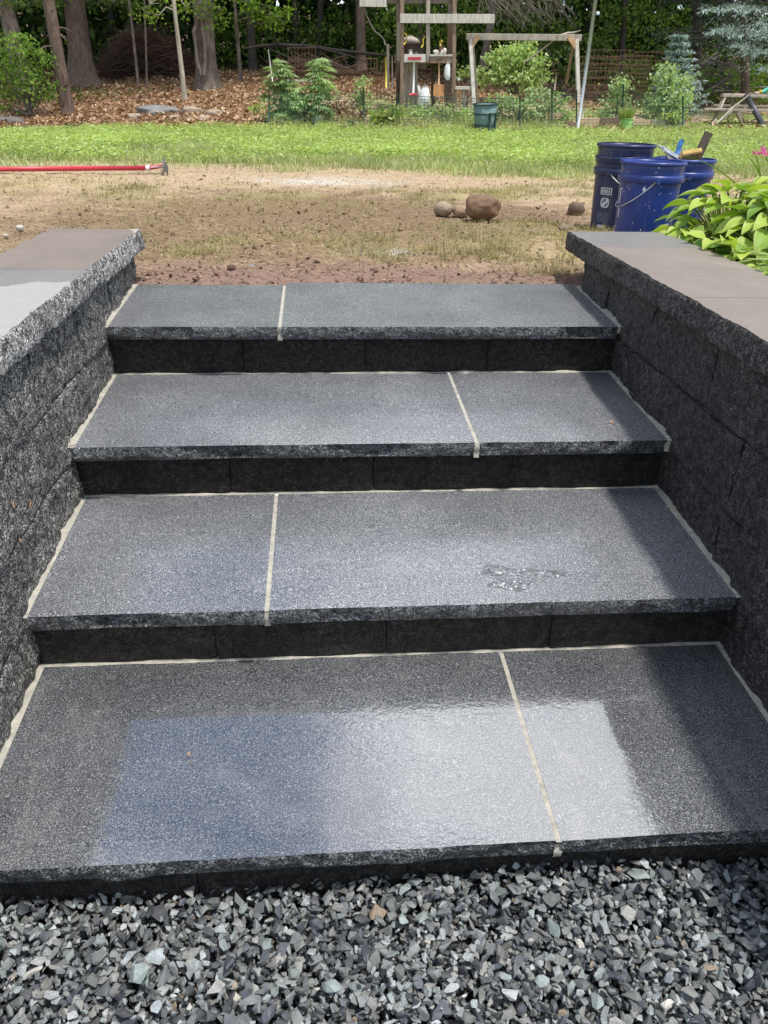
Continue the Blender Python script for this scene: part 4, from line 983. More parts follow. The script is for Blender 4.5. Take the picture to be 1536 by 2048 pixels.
g = gnd(825, 324); rock('white pebble at the front edge of the weedy lawn', g, (.035, .03, .03), (.6, .58, .55), 31, name='pebble', cat='pebble')

# ------------------------------------------------------------------ garden: wooden tower
PY = 19.5
def pb(m, p, q, y, w, h, y2=None, up=None, mi=0):
    a = pt(p[0], p[1], y); b = pt(q[0], q[1], y if y2 is None else y2); d = b-a
    m.beam(a, b, w, h, up if up is not None else ((0, 1, 0) if abs(d[2]) > abs(d[0]) and abs(d[2]) > abs(d[1]) else (0, 0, 1)), mi=mi)
K = mpp(PY)
tw = thing('wooden_tower', pt(856, 232, PY+.6), 'weathered wooden play tower holding hung garden tools', 'play tower')
def tpart(name, mat, *beams):
    m = MB()
    for (p, q, y, w, h, *r) in beams: pb(m, p, q, y, w, h, *(r or ()))
    return m.build(name, M[mat], tw)
tpart('post', 'wood_brown', ((804,236),(804,-60),PY,.088,.088))
tpart('post', 'wood_brown', ((907,234),(909,-60),PY,.088,.088))
tpart('post', 'wood_grey', ((856,124),(856,-60),PY,.085,.07))
tpart('post', 'wood_dark', ((796,226),(796,-60),PY+1.25,.088,.088))
tpart('post', 'wood_dark', ((899,224),(899,-60),PY+1.25,.088,.088))
tpart('beam', 'wood_pale', ((800,37),(989,37.5),PY-.075,.05,15*K))
tpart('beam', 'wood_pale', ((719,-3),(773,-2),PY-.075,.05,26*K))
tpart('beam', 'wood_dark', ((773,0),(915,0),PY+.05,.05,12*K))
tpart('deck', 'wood_brown', ((806,124),(906,124),PY+.62,1.2,.035))
tpart('rail_board', 'offwhite', ((808,116.5),(851,116.5),PY-.05,.03,14*K))
tpart('rail_board', 'wood_brown', ((860,119),(904,119),PY-.05,.03,12*K))
tpart('rail_cap', 'wood_pale', ((859,111),(904,111),PY-.03,.12,3.2*K))
tpart('rail_board', 'wood_grey', ((790,117),(790.5,117),PY+.02,.02,.15))
for i in range(7):
    y = PY+.14+i*.16; tpart('side_slat', 'wood_grey', ((800-i*.9,122-i*.3),(800-i*.9,46-i*.1),y,.13,.022,None,(1,0,0)))
    tpart('side_slat', 'wood_brown', ((906-i*1.6,118-i*.3),(906-i*1.6,44),y,.13,.022,None,(1,0,0)))
for i, px in enumerate((813, 822, 831)):
    tpart('panel_board', 'wood_grey', ((px,222),(px,127),PY+.5,.10,.02,None,(0,1,0)))
for i, px in enumerate((866, 892)):
    tpart('back_board', 'wood_dark', ((px,216),(px,127),PY+1.2,.10,.02,None,(0,1,0)))
for pts in (((809,66),(813,70),(813,82),(808,89)), ((851,73),(846,78),(847,88),(843,95)), ((881,92),(879.5,84),(883,80),(885,84))):
    m = MB(); m.tube([pt(a, b, PY-.06) for a, b in pts], .016, 6); m.build('grab_handle', M['yellow'], tw)
def hung(name, label, cat, base): return thing(name, base, label, cat)
# things kept on the deck
t = hung('tarp_bundle', 'grey dome-shaped tarp bundle on the tower deck behind the left post', 'tarp', pt(822, 106, PY+.7)); m = MB()
m.tube([pt(821, 88, PY+.7), pt(821, 84, PY+.7), pt(822, 77, PY+.7), pt(822, 71, PY+.7)], [.14, .24, .17, .02], 12, rn=.15); m.build('bundle', M['wood_grey'], t)
m = MB(); m.tube([pt(822, 109, PY+.72), pt(822, 86, PY+.72)], [.17, .17], 12); m.build('stand', M['wood_dark'], t)
t = hung('cup', 'white cup standing on the left rail of the tower', 'cup', pt(821, 109, PY)); m = MB()
m.tube([pt(821, 109.6, PY), pt(821, 99, PY)], [.034, .042], 10); m.build('cup_body', M['offwhite'], t); m = MB(); m.tube([pt(824, 107, PY), pt(826.5, 104.5, PY), pt(824, 102, PY)], .006, 5); m.build('handle', M['offwhite'], t)
t = hung('lantern', 'small rusty lantern hung above the right tower rail', 'lantern', pt(881, 100, PY)); m = MB()
m.tube([pt(881, 101, PY), pt(881, 98, PY), pt(881, 90, PY), pt(881, 88, PY)], [.045, .045, .04, .02], 8); m.build('lantern_body', M['rust'], t); m = MB(); m.tube([pt(881, 104, PY), pt(881, 101, PY)], [.05, .05], 8); m.build('base', M['wood_dark'], t)
for i, (px, sx, lab) in enumerate(((872,.07,'larger white rock resting on the right tower rail'),(882,.05,'smaller white rock resting on the right tower rail'),(889,.045,'upright pale block at the right end of the tower rail'))):
    rock(lab, pt(px, 109.2, PY), (sx, .05, .05 if i < 2 else .07), (.6, .58, .5), 50+i, sink=0, name='stone')
# hung tools
t = hung('push_tool', 'white pole with red crossbar grip and red foot hung on the tower', 'hand tool', pt(828, 190, PY-.1))
m = MB(); m.beam(pt(816, 117, PY-.11), pt(842, 117, PY-.11), .05, 5*K); m.build('grip', M['red'], t)
m = MB(); m.tube([pt(828.5, 118, PY-.11), pt(826.5, 188, PY-.11)], .022, 8); m.build('shaft', M['white'], t)
m = MB(); m.tube([pt(818, 190.5, PY-.11), pt(826, 188.5, PY-.11), pt(834, 190.5, PY-.11)], [.02, .045, .02], 7); m.build('foot', M['red'], t)
t = hung('shovel', 'shovel with square orange blade hung on the tower', 'shovel', pt(877, 190, PY-.1))
m = MB(); m.tube([pt(878.4, 121, PY-.1), pt(877.5, 170, PY-.11)], .017, 7); m.build('shaft', M['wood_new'], t)
m = MB(); m.tube([pt(874.5, 118, PY-.1), pt(882.5, 118, PY-.1)], .016, 6); m.build('grip', M['wood_dark'], t)
m = MB(); a, b = pt(867.5, 168, PY-.10), pt(887, 192, PY-.06); xs_ = np.linspace(0, 1, 5)
V = [(a[0]+(b[0]-a[0])*u, PY-.11+.02*abs(u-.5)*2-.004*k, a[2]+(b[2]-a[2])*v) for k in (0, 1) for u in xs_ for v in (0, .5, 1)]
fi = [(i*3+j, i*3+j+1, (i+1)*3+j+1, (i+1)*3+j) for i in range(4) for j in range(2)]
m.add(V, np.array(fi)); m.more(np.array(fi)[:, ::-1]+15, 0, False, m.n-30); m.build('blade', M['wood_orange'], t)
def bag(label, px0, py0, px1, py1, y, seed):
    t = hung('sack', label, 'bag', pt((px0+px1)/2, py1, y)); m = MB(); n = 9; c = (px0+px1)/2
    zz = np.linspace(0, 1, n); w = (px1-px0)*mpp(y)/2*np.array([.35, .62, .8, .9, .97, 1, .95, .8, .35])
    m.tube([pt(c+2*math.sin(seed+3*u), py0+(py1-py0)*u, y) for u in zz], w, 12, rn=.35, seed=seed); o = m.build('sack_body', M['white'], t)
    m = MB(); m.tube([pt(c-3, py0+3, y), pt(c, py0-6, y), pt(c+3, py0+3, y)], .007, 5); m.build('loop', M['offwhite'], t)
bag('narrow white sack hung inside the right tower post', 890, 126, 902.5, 160, PY-.12, 3)
bag('crumpled white sack slumped by the shovel blade', 838, 172, 860, 217, PY-.14, 8)
bag('thin white sack folded beside the crumpled one', 833.5, 171, 841, 196, PY-.05, 12)
# cable from the tower
t = tag(MB().tube([pt(a, b, PY-.05) for a, b in ((729,12),(733,30),(741,48),(750,63),(762,72),(768,80),(771,90))], .013, 6).build('cable', M['metal_dark']), 'grey cable sagging from the tower beam end', 'cable')
# posts leaning at the left of the tower
tag(MB().beam(pt(776, 178, PY+.3), pt(776, 88, PY+.3), .06, .06, (0, 1, 0)).build('stake', M['wood_grey']), 'grey timber stake left of the tower', 'stake')
tag(MB().tube([pt(772.5, 176, PY+.1), pt(771.5, 114, PY+.1)], .022, 8).build('pole', M['yellow']), 'short yellow pole leaning left of the tower', 'pole')
tag(MB().tube([pt(785, 180, PY+.3), pt(784.5, 113, PY+.3)], .014, 6).build('stake', M['wood_pale']), 'thin pale stake between yellow pole and tower post', 'stake')
# potting bench right of the tower
t = thing('potting_bench', pt(928, 228, PY+.3), 'small makeshift wooden bench between tower and green bin', 'bench'); m = MB()
pb(m, (909,176),(947,176), PY, .3, 6*K); m.build('bench_top', M['wood_pale'], t)
for px, mat in ((911.5,'wood_new'),(921,'wood_new'),(927,'wood_pale'),(944,'wood_pale')):
    m = MB(); pb(m, (px,228),(px+.5,178), PY, .05, .05); m.build('leg', M[mat], t)
m = MB(); pb(m, (909,222),(940,222), PY-.03, .05, .04); m.build('stretcher', M['wood_pale'], t)
t = hung('watering_rose', 'round white nozzle on a hose beside the bench', 'nozzle', pt(917, 158, PY)); m = MB()
m.tube([pt(917, 154, PY-.05), pt(917, 158, PY-.05), pt(917, 161, PY-.05)], [.02, .042, .02], 10); m.build('head', M['white'], t); m = MB(); m.tube([pt(917, 160, PY-.03), pt(922, 162, PY), pt(927, 168, PY), pt(929, 174, PY)], .010, 6); m.build('hose', M['rust'], t)

# ------------------------------------------------------------------ swing frame
SY = 19.6; K = mpp(SY)
sf = thing('swing_frame', pt(1045, 215, SY), 'old grey timber swing frame with a single top beam and no swings', 'swing frame')
def spart(name, mat, p, q, y, w, h, y2=None):
    m = MB(); pb(m, p, q, y, w, h, y2); return m.build(name, M[mat], sf)
spart('top_beam', 'wood_grey', (932.5,73.5), (1162.5,75.5), SY, .09, 11*K)
spart('leg', 'wood_pale', (940.5,79), (948,214), SY-.02, .085, .085, SY-.35)
spart('leg', 'wood_grey', (944,79), (955,210), SY+.06, .07, .07, SY+.9)
spart('leg', 'wood_pale', (1153,79), (1157,206), SY-.02, .085, .085, SY-.3)
spart('leg', 'wood_brown', (1148,80), (1133,166), SY+.06, .07, .07, SY+1.0)
spart('corner_brace', 'wood_new', (957.5,71), (941.5,95), SY-.07, .10, .03)
spart('corner_brace', 'wood_new', (1137,72), (1153,95), SY-.07, .10, .03)
tag(MB().tube([pt(1122,70,SY), pt(1135,66,SY), pt(1148,65,SY), pt(1161,61,SY)], [.02, .025, .02, .012], 6, rn=.2).build('stick', M['bark_pale']), 'crooked stick lying on top of the swing beam', 'stick')
tag(MB().tube([pt(1048,125,SY+.5), pt(1078,104,SY+.3), pt(1108,80,SY+.1)], [.014, .018, .02], 6).build('stick', M['bark_pale']), 'straight stick leaning up against the swing beam', 'stick')
tag(MB().tube([pt(1155,260,17.2), pt(1193,-12,17.0)], .034, 10).build('leaning_pole', M['pole']), 'tall bare metal pole leaning right at the garden edge', 'pole')

# ------------------------------------------------------------------ wire fence, cages and panels
FY = 17.35
fn = thing('garden_fence', pt(900, 255, FY), 'low green wire fence around the vegetable garden on thin posts', 'fence')
fp = [(538,251,178,FY),(727,257,177,FY),(1040,263,190,FY),(1104,262,176,FY+.25),(1153,262,180,FY+.3),(1244,262,168,FY),(1366,256,192,FY)]
for px, py, ptop, y in fp:
    m = MB(); m.tube([pt(px, py+4, y), pt(px+(3 if px > 1200 and px < 1300 else 0), ptop, y)], .016, 6); m.build('post', M['fence_green'], fn)
for (a, b) in zip(fp[:-1], fp[1:]):
    m = MB(); A0, A1, B0, B1 = pt(a[0], a[1], a[3]), pt(a[0], a[2]+6, a[3]), pt(b[0], b[1], b[3]), pt(b[0], b[2]+6, b[3])
    n = max(3, int(np.linalg.norm(B0-A0)/.075)); u = np.linspace(0, 1, n)[:, None]; sag = -.05*np.sin(u*np.pi)*np.array([0, 0, 1])
    m.bars(A0+(B0-A0)*u, A1+(B1-A1)*u+sag, .0036, 3)
    for v in np.linspace(.04, 1, 12):
        L = (A0+(A1-A0)*v)+((B0+(B1-B0)*v)-(A0+(A1-A0)*v))*u+sag*v; m.bars(L[:-1], L[1:], (.0036 if v < .99 else .006), 3)
    m.build('wire_mesh', M['fence_green'], fn)['kind'] = 'stuff'
def cage(label, px0, py0, px1, py1, y, nx, nz, mat='rust', name='wire_panel', cat='wire panel', round_=False, r=.0045, tilt=0):
    a = pt(px0, py1, y); b = pt(px1, py1, y); h = (py1-py0)*mpp(y); root = thing(name, (a+b)/2, label, cat); m = MB(); P0, P1 = [], []
    if round_:
        c = (a+b)/2; R = np.linalg.norm(b-a)/2; th = np.linspace(0, 2*np.pi, 15)
        ring = lambda z: np.stack([c[0]+R*np.cos(th), c[1]+R*np.sin(th), np.full(15, c[2]+z)], 1)
        for z in np.linspace(.02, h, nz): q = ring(z); P0 += list(q[:-1]); P1 += list(q[1:])
        q0, q1 = ring(0), ring(h); P0 += list(q0[:-1]); P1 += list(q1[:-1])
    else:
        for u in np.linspace(0, 1, nx): P0.append(a+(b-a)*u); P1.append(a+(b-a)*u+np.array([tilt, RNG.normal(0, .03)+.05, h]))
        for v in np.linspace(.02, 1, nz): P0.append(a+np.array([tilt*v, .05*v, h*v])); P1.append(b+np.array([tilt*v, .05*v, h*v]))
    m.bars(P0, P1, r, 4); m.build('wires', M[mat], root); return root
cage('rusty wire panel standing behind the tall slender plants', 578, 106, 632, 165, 21.5, 9, 4)
cage('rusty round cage between the hemp-like plants and tower', 720, 128, 754, 200, 20.6, 0, 5, round_=True, name='plant_cage', cat='plant cage')
cage('second rusty cage tight against the tower stake', 760, 134, 798, 200, 20.8, 0, 4, round_=True, name='plant_cage', cat='plant cage')
cage('wide low rusty mesh behind the plants left of the tower', 655, 150, 722, 205, 21.2, 14, 4)
cage('tall rusty mesh panel right of the leaning pole', 1163, 111, 1256, 190, 21.4, 12, 6)
cage('rusty cage with two hoops in front of the tall mesh panel', 1150, 124, 1226, 200, 20.8, 0, 7, round_=True, name='plant_cage', cat='plant cage')
cage('rusty cage nearest the tomato plant in the centre bed', 1228, 122, 1285, 200, 20.6, 0, 6, round_=True, name='plant_cage', cat='plant cage')
cage('rusty mesh panel reaching behind the young blue spruce', 1257, 114, 1390, 190, 21.6, 16, 6)
cage('rusty mesh seen through the swing frame', 985, 135, 1110, 200, 22.6, 14, 6)
cage('rusty cage seen between the tower legs', 838, 132, 900, 205, 20.6, 0, 6, round_=True, name='plant_cage', cat='plant cage')
tag(MB().tube([pt(545, 162, 19), pt(536.5, 99, 19)], .014, 6).build('stake', M['white']), 'white stake leaning left behind the slender plants', 'stake')
tag(MB().beam(pt(570, 161, 19.4), pt(628, 162, 19.4), .05, .04).build('crossbar', M['wood_pale']), 'pale wooden crossbar behind the slender potted plants', 'plank')
tag(MB().tube([pt(1109, 180, 19), pt(1113, 145, 19)], .012, 6).build('stake', M['bark_pale']), 'short pale stake by the fence in front of the shrub', 'stake')
tag(MB().tube([pt(1165, 240, 18.4), pt(1170, 198, 18.4)], .014, 6).build('stake', M['wood_pale']), 'pale stake right of the leaning metal pole', 'stake')

# ------------------------------------------------------------------ raised beds, pots, plants
def board(label, px0, px1, py0, py1, y, mat='lumber'):
    m = MB(); m.beam(pt(px0, (py0+py1)/2, y), pt(px1, (py0+py1)/2, y), .05, (py1-py0)*mpp(y)); return tag(m.build('bed_board', M[mat]), label, 'board')
board('tan raised-bed board just right of the leaning metal pole', 1160, 1200, 237, 259, 17.9)
board('brown raised-bed board left of the green pot', 1200.5, 1238, 236, 259, 17.85, 'wood_brown')
board('worn raised-bed board right of the green pot', 1264, 1300, 239, 258, 17.9)
board('low grey-tan raised-bed board under the tomato plants', 1301, 1368, 240, 258, 17.9, 'wood_grey')
board('long pale board edging the bed left of the tower', 733, 800, 231, 238, 18.2)
board('short pinkish board beside the terracotta pot', 1090, 1122, 226, 238, 18.4)
def pot(label, px, pyb, pyt, wpx, y, mat, name='plant_pot', cat='pot', taper=.82, rim='same', group=None):
    b = pt(px, pyb, y); h = (pyb-pyt)*mpp(y); R = wpx*mpp(y)/2; t = thing(name, b, label, cat, group); m = MB()
    o = np.array([0, 0, 1.]); m.tube([b-o*.02, b+o*h*.5, b+o*h, b+o*h, b+o*h*.85], [R*taper, R*(taper+1)/2, R, R*.93, R*.9], 14); pbody = m.build('pot_body', M[mat], t)
    m = MB(); m.tube([b+o*h*.9, b+o*h*1.0, b+o*h*1.0, b+o*h*.9], [R*1.03, R*1.07, R*1.0, R*.98], 14, cap=False); m.build('rim', M[mat], t)
    m = MB(); m.tube([b+o*h*.88, b+o*h*.9], [R*.93, R*.9], 12); m.build('soil', M['wood_dark'], pbody); return t, b+o*h*.9
pot('light green pot holding a tuft of fine grassy herb', 1251, 260, 238, 26, 17.3, 'green_pot')
pot('wide pale terracotta bowl at the foot of the leaning pole', 1143, 261, 245, 32, 17.5, 'terracotta', taper=.78)
pot('white bucket pot under the left slender plant', 561, 254, 232, 24, 17.9, 'white')
pot('small dusty white pot between the two slender plants', 591, 254, 239, 16, 17.85, 'offwhite')
pot('white bucket pot under the right slender plant', 636, 254, 232, 25, 17.9, 'white')
pot('blue-grey tub in front of the right white bucket', 633, 258, 246, 24, 17.5, 'blue_dark')
pot('black nursery pot left of two on the lawn edge', 687, 263, 252, 15, 17.1, 'black')
pot('black nursery pot right of two on the lawn edge', 703, 256, 243, 17, 17.4, 'black')
pot('black nursery pot between the white bucket pots', 578, 256, 243, 12, 17.8, 'black')
def hemp(label, base, top, y, wid, nfan, seed):
    b = pt(*base, y); t = pt(*top, y); root = thing('leafy_plant', b, label, 'plant'); m = MB(); tm = MB(); h = t[2]-b[2]; k = mpp(y)
    tm.tube([b, (b+t)/2+np.array([.02, 0, 0]), t], [.016, .012, .005], 6); C, D, Nn, L = [], [], [], []
    for i in range(nfan):
        u = RNG.random()**.85; r = wid*k*(.25+.85*math.sin(min(1, (1-u)*1.25+.12)*np.pi*.62))*RNG.uniform(.3, 1); a = RNG.uniform(0, 6.28)
        p = b+(t-b)*u+np.array([math.cos(a)*r, math.sin(a)*r*.8, RNG.normal(0, .03)]); tm.bars([b+(t-b)*max(0, u-.06)], [p], .004)
        out = np.array([math.cos(a), math.sin(a), -.25]); out /= np.linalg.norm(out); s = np.cross(out, [0, 0, 1.]); s /= np.linalg.norm(s); n = np.cross(s, out)
        for f in np.linspace(-1.15, 1.15, 7): C.append(p); D.append(out*math.cos(f)+s*math.sin(f)+np.array([0, 0, -.25*abs(f)-.1])); Nn.append(n+RNG.normal(0, .15, 3)); L.append(.27*(1-.36*abs(f)/1.15)*RNG.uniform(.75, 1.1))
    L = np.array(L); m.leaves(C, np.array(D), np.array(Nn), L, L*.17); tm.build('stem', M['leaf_hemp'], root); m.build('foliage', M['leaf_hemp'], root)
hemp('tall slender-leaved plant in the left white bucket', (561,234), (556,120), 17.9, 29, 120, 1)
hemp('tall slender-leaved plant in the right white bucket', (636,234), (641,116), 17.9, 27, 120, 2)
hemp('bushier slender-leaved plant between the two tall ones', (595,240), (592,168), 17.85, 24, 50, 3)
shrub('staked tomato plant behind the brown bed board', (1235,240), 18.3, [(1240,170,24,18,240),(1235,205,30,26,330),(1215,225,24,16,200)], 'leaf_tomato', .08, name='tomato_plant', cat='plant')
shrub('large tomato plants in front of the young blue spruce', (1330,242), 18.3, [(1335,140,18,14,160),(1330,170,34,26,420),(1350,200,40,26,460),(1310,210,36,26,420),(1370,175,22,24,220),(1340,228,40,12,220)], 'leaf_tomato', .08, name='tomato_plant', cat='plant')
shrub('low bright herbs at the right end of the garden bed', (1350,244), 17.8, [(1345,235,26,9,170)], 'leaf_weed', .07, name='herb_plant', cat='plant', stems=3)
shrub('leafy vegetables filling the bed behind the fence', (1050,240), 18.4, [(1000,205,34,16,260),(1050,215,40,20,380),(1100,205,34,26,330),(1120,235,28,14,200),(980,225,30,16,220),(1075,190,26,14,180)], 'leaf_tomato', .085, name='vegetable_plants', cat='plant')
shrub('weedy greens growing around the foot of the tower', (860,240), 18.6, [(830,225,40,12,330),(880,222,40,14,330),(925,228,26,16,200),(850,240,60,8,260)], 'leaf_shrub', .07, name='weedy_plants', cat='plant')
shrub('light vine climbing behind the fence left of the tower', (722,225), 18.6, [(720,170,12,14,90),(722,200,16,18,120),(735,215,14,14,90)], 'leaf_shrub', .085, name='vine', cat='plant', stems=3)
sq = shrub('squash plant with yellow flowers beside the bed board', (770,248), 17.6, [(768,235,24,12,190),(790,228,16,8,80),(765,250,22,7,100)], 'leaf_weed', .11, name='squash_plant', cat='plant')
m = MB(); q = np.array([pt(RNG.uniform(757, 778), RNG.uniform(226, 240), 17.35) for _ in range(9)]); q = np.repeat(q, 5, 0)
m.leaves(q, rand_unit(45, .6), rand_unit(45, .2), .075, .05); m.build('flower', M['yellow_petal'], sq)
shrub('small green fern at the edge of the leaf litter', (512,222), 19, [(512,214,14,6,60)], 'leaf_weed', .10, name='fern', cat='plant', stems=2)
gp = thing('grass_herb', pt(1251, 240, 17.3), 'fine grassy herb growing out of the light green pot', 'plant'); m = MB(); b = pt(1251, 240, 17.3); n = 260; a = RNG.uniform(0, 6.28, n)
m.leaves(b+np.stack([np.cos(a), np.sin(a), 0*a], 1)*RNG.uniform(0, .12, n)[:, None], np.stack([np.cos(a)*.5, np.sin(a)*.5, np.ones(n)], 1), rand_unit(n), RNG.uniform(.15, .33, n), .02); m.build('foliage', M['leaf_weed'], gp)
shrub('dense low foliage of the slender plants behind the fence', (600,244), 17.95, [(563,190,24,30,150),(640,190,24,30,150),(600,212,36,20,150),(560,220,22,14,80),(645,222,20,14,80)], 'leaf_hemp', .10, name='leafy_plant', cat='plant', stems=3)
# tall grass along the fence
N = 5000; y = RNG.uniform(16.9, 19.2, N); x = RNG.uniform(-1.2, 9.5, N)
blades('garden_weeds', M['grass'], x, y, RNG.uniform(.08, .28, N)*np.where(x > 5.2, .4, 1), RNG.uniform(.010, .02, N), .7, label='taller grass and weeds along the garden fence')
m = MB(); n = 1500; x = RNG.normal(-8.6, 1.6, n); y = RNG.normal(23.3, .8, n); m.leaves(np.stack([x, y, ground_z(x, y)+RNG.uniform(.01, .14, n)], 1), rand_unit(n, .2), rand_unit(n, .9), RNG.uniform(.05, .11, n), RNG.uniform(.03, .06, n))
tag(m.build('ground_cover', M['leaf_mid']), 'low green ground cover between the saplings', None, None, 'stuff')
# leafy heap of dry leaves left of the tower
m = MB(); n = 900; c = pt(690, 232, 18.6); p = c+RNG.normal(0, 1, (n, 3))*np.array([.42, .3, 0]); p[:, 2] = gz(p[:, 0], p[:, 1])+.05+np.abs(RNG.normal(0, .18, n))*np.exp(-((p[:, 0]-c[0])/.5)**2)
m.leaves(p, rand_unit(n), rand_unit(n, .5), RNG.uniform(.06, .13, n), RNG.uniform(.04, .08, n), fold=.25)
tag(m.build('leaf_heap', M['litter']), 'heap of dry brown leaves behind the fence', None, None, 'stuff')

# ------------------------------------------------------------------ green bin
BY = 16.75; K = mpp(BY)
bn = thing('garbage_bin', pt(967, 266, BY), 'dusty green plastic garbage bin tilted at the garden fence', 'bin')
def lathe(m, base, axis, prof, n=32, smooth=True, mi=0, sq=0):
    axis = np.asarray(axis, float)/np.linalg.norm(axis); ref = np.array([1., 0, 0]); s = ref-axis*(ref @ axis); s /= np.linalg.norm(s); t = np.cross(axis, s)
    th = np.arange(n)*2*np.pi/n; pr = np.array(prof, float); k = len(pr)
    V = base+pr[:, 0][:, None, None]*(np.cos(th)[None, :, None]*s+np.sin(th)[None, :, None]*t)+pr[:, 1][:, None, None]*axis
    i, j = np.meshgrid(np.arange(k-1), np.arange(n), indexing='ij'); j2 = (j+1) % n
    m.add(V.reshape(-1, 3), np.stack([i*n+j, i*n+j2, (i+1)*n+j2, (i+1)*n+j], -1).reshape(-1, 4), mi, smooth); return m
bax = np.array([-.06, -.05, 1.]); bb = pt(969, 267, BY); hh = 56*K
m = MB(); lathe(m, bb, bax, [(0, .0), (20*K, 0), (22*K, hh*.45), (24.5*K, hh*.96), (23.3*K, hh*.96), (20*K, .02), (0, .02)], 28); m.build('bin_body', M['can'], bn)
for f in (.30, .66): m = MB(); rr = (20+4.5*f)*K; lathe(m, bb, bax, [(rr, hh*f-.02), (rr+.012, hh*f-.012), (rr+.012, hh*f+.012), (rr, hh*f+.02)], 28); m.build('hoop_rib', M['can_dark'], bn)
m = MB(); lathe(m, bb, bax, [(24.2*K, hh*.94), (26*K, hh*.95), (26*K, hh*.99), (23.5*K, hh*.99)], 28); m.build('rim', M['can_dark'], bn)
for px in (980, 991): m = MB(); m.tube([pt(px, 226, BY-.27 if px < 985 else BY-.16), pt(px-.5, 264, BY-.25 if px < 985 else BY-.16)], .02, 6); m.build('side_rib', M['can_dark'], bn)

# ------------------------------------------------------------------ picnic table and the things on it
TY = 18.6; K = mpp(TY)
ta = thing('picnic_table', pt(1490, 248, TY), 'weathered grey picnic table at the right edge of the yard', 'picnic table')
def ppart(name, p, q, y, w, h, y2=None, mat='wood_grey'):
    m = MB(); pb(m, p, q, y, w, h, y2); return m.build(name, M[mat], ta)
for i in range(5): ppart('top_plank', (1443+i*.5,192.0-i*.9), (1640+i*.5,195.5-i*.9), TY-.3+i*.15, .14, .04)
for yo, yy in ((-.72, 218.5), (-.57, 217.6), (.65, 211), (.8, 210.4)): ppart('bench_plank', (1407+(0 if yo < 0 else 18),yy), (1620,yy+4), TY+yo, .14, .04)
for px in (1452, 1600):
    ppart('leg', (px-4,196), (px-27,248), TY-.30, .04, .11, TY-.78); ppart('leg', (px+8,196), (px+36,249), TY+.30, .04, .11, TY+.75)
    ppart('leg_brace', (px-18,222), (px+24,222), TY-.02, .04, .09)
t = thing('drain_pipe', pt(1525, 252, TY-1.0), 'dark grey plastic pipe leaning on the picnic table', 'pipe')
m = MB(); m.tube([pt(1528,254,TY-1.1), pt(1493,192,TY-.45)], .062, 14); m.build('pipe_body', M['slate'], t)
m = MB(); m.tube([pt(1497,199,TY-.53), pt(1492.5,191,TY-.44)], .07, 14); m.build('collar', M['slate'], t)
for i, (a, b, c, lab) in enumerate((((1432,248),(1462,218),(1503,186),'bent pale branch leaning on the picnic table, front one'),((1441,243),(1470,212),(1490,196),'bent pale branch leaning on the picnic table, rear one'))):
    tag(MB().tube([pt(*a, TY-1.05+i*.1), pt(a[0]+18, a[1]-17, TY-.98+i*.1), pt(*b, TY-.85+i*.1), pt(*c, TY-.5+i*.1)], [.016, .022, .026, .018], 7, rn=.2, seed=i).build('driftwood_stick', M['bark_pale']), lab, 'stick')
t = thing('spray_nozzle', pt(1530, 188, TY), 'teal and yellow hose spray nozzle on the picnic table', 'hose nozzle')
m = MB(); m.tube([pt(1524,184,TY), pt(1532,180,TY), pt(1542,178,TY), pt(1552,182,TY)], [.03, .05, .055, .03], 9); m.build('nozzle_body', M['teal'], t)
m = MB(); m.tube([pt(1523,184,TY-.01), pt(1519,181,TY-.01)], [.034, .03], 9); m.build('tip', M['yellow'], t)
m = MB(); m.tube([pt(1537,181,TY), pt(1538,191,TY)], .028, 8); m.build('grip', M['offwhite'], t)
tag(MB().beam(pt(1464,189,TY), pt(1490,189.5,TY), .2, .03).build('board_scrap', M['lumber']), 'tan board scrap lying on the picnic table', 'board')
rock('small pale pebble pile on the picnic table', pt(1513, 189.5, TY), (.07, .05, .035), (.45, .38, .3), 61, sink=0)

# ------------------------------------------------------------------ rake on the bare soil
rk0 = gnd(-60, 352); rk1 = gnd(337, 352)
rk = thing('garden_rake', rk1, 'landscape rake with a long red handle lying on the bare soil', 'rake')
hd = pt(327, 331, rk1[1]+.02); tail = np.array([rk0[0], rk1[1]-.05, gz1(rk0[0], rk1[1]-.05)+.035])
m = MB(); p0 = pt(296, 336, rk1[1]-.0); m.tube([tail, p0], .0205, 12); m.build('handle', M['red'], rk)
m = MB(); m.tube([p0+(tail-p0)*.012, p0+(p0-tail)*.012], .024, 12); m.build('ferrule', M['white'], rk)
m = MB(); m.tube([p0, pt(315, 334, rk1[1]), hd], [.018, .016, .013], 8); m.build('socket', M['red'], rk)
hv = np.array([.16, -1.0, 0]); hv /= np.linalg.norm(hv)
ea, eb = hd-hv*.34+np.array([0, 0, .02]), hd+hv*.16+np.array([0, 0, -.02])
m = MB(); m.beam(ea, eb, .02, .045); bar = m.build('rake_bar', M['metal_dark'], rk)
for i in range(12):
    m = MB(); p = ea+(eb-ea)*(i+.5)/12; g = gz1(p[0], p[1]); m.tube([p, p+np.array([.035, 0, -.5*(p[2]-g)]), np.array([p[0]+.02, p[1], g-.005])], [.006, .005, .003], 5); m.build('tine', M['metal_dark'], bar)
m = MB(); m.tube([p0, p0+(hd-p0)*.6+hv*.05, hd+hv*.12], .006, 6); m.build('brace', M['steel'], rk); m = MB(); m.tube([p0, p0+(hd-p0)*.6-hv*.07, hd-hv*.2], .006, 6); m.build('brace', M['steel'], rk)

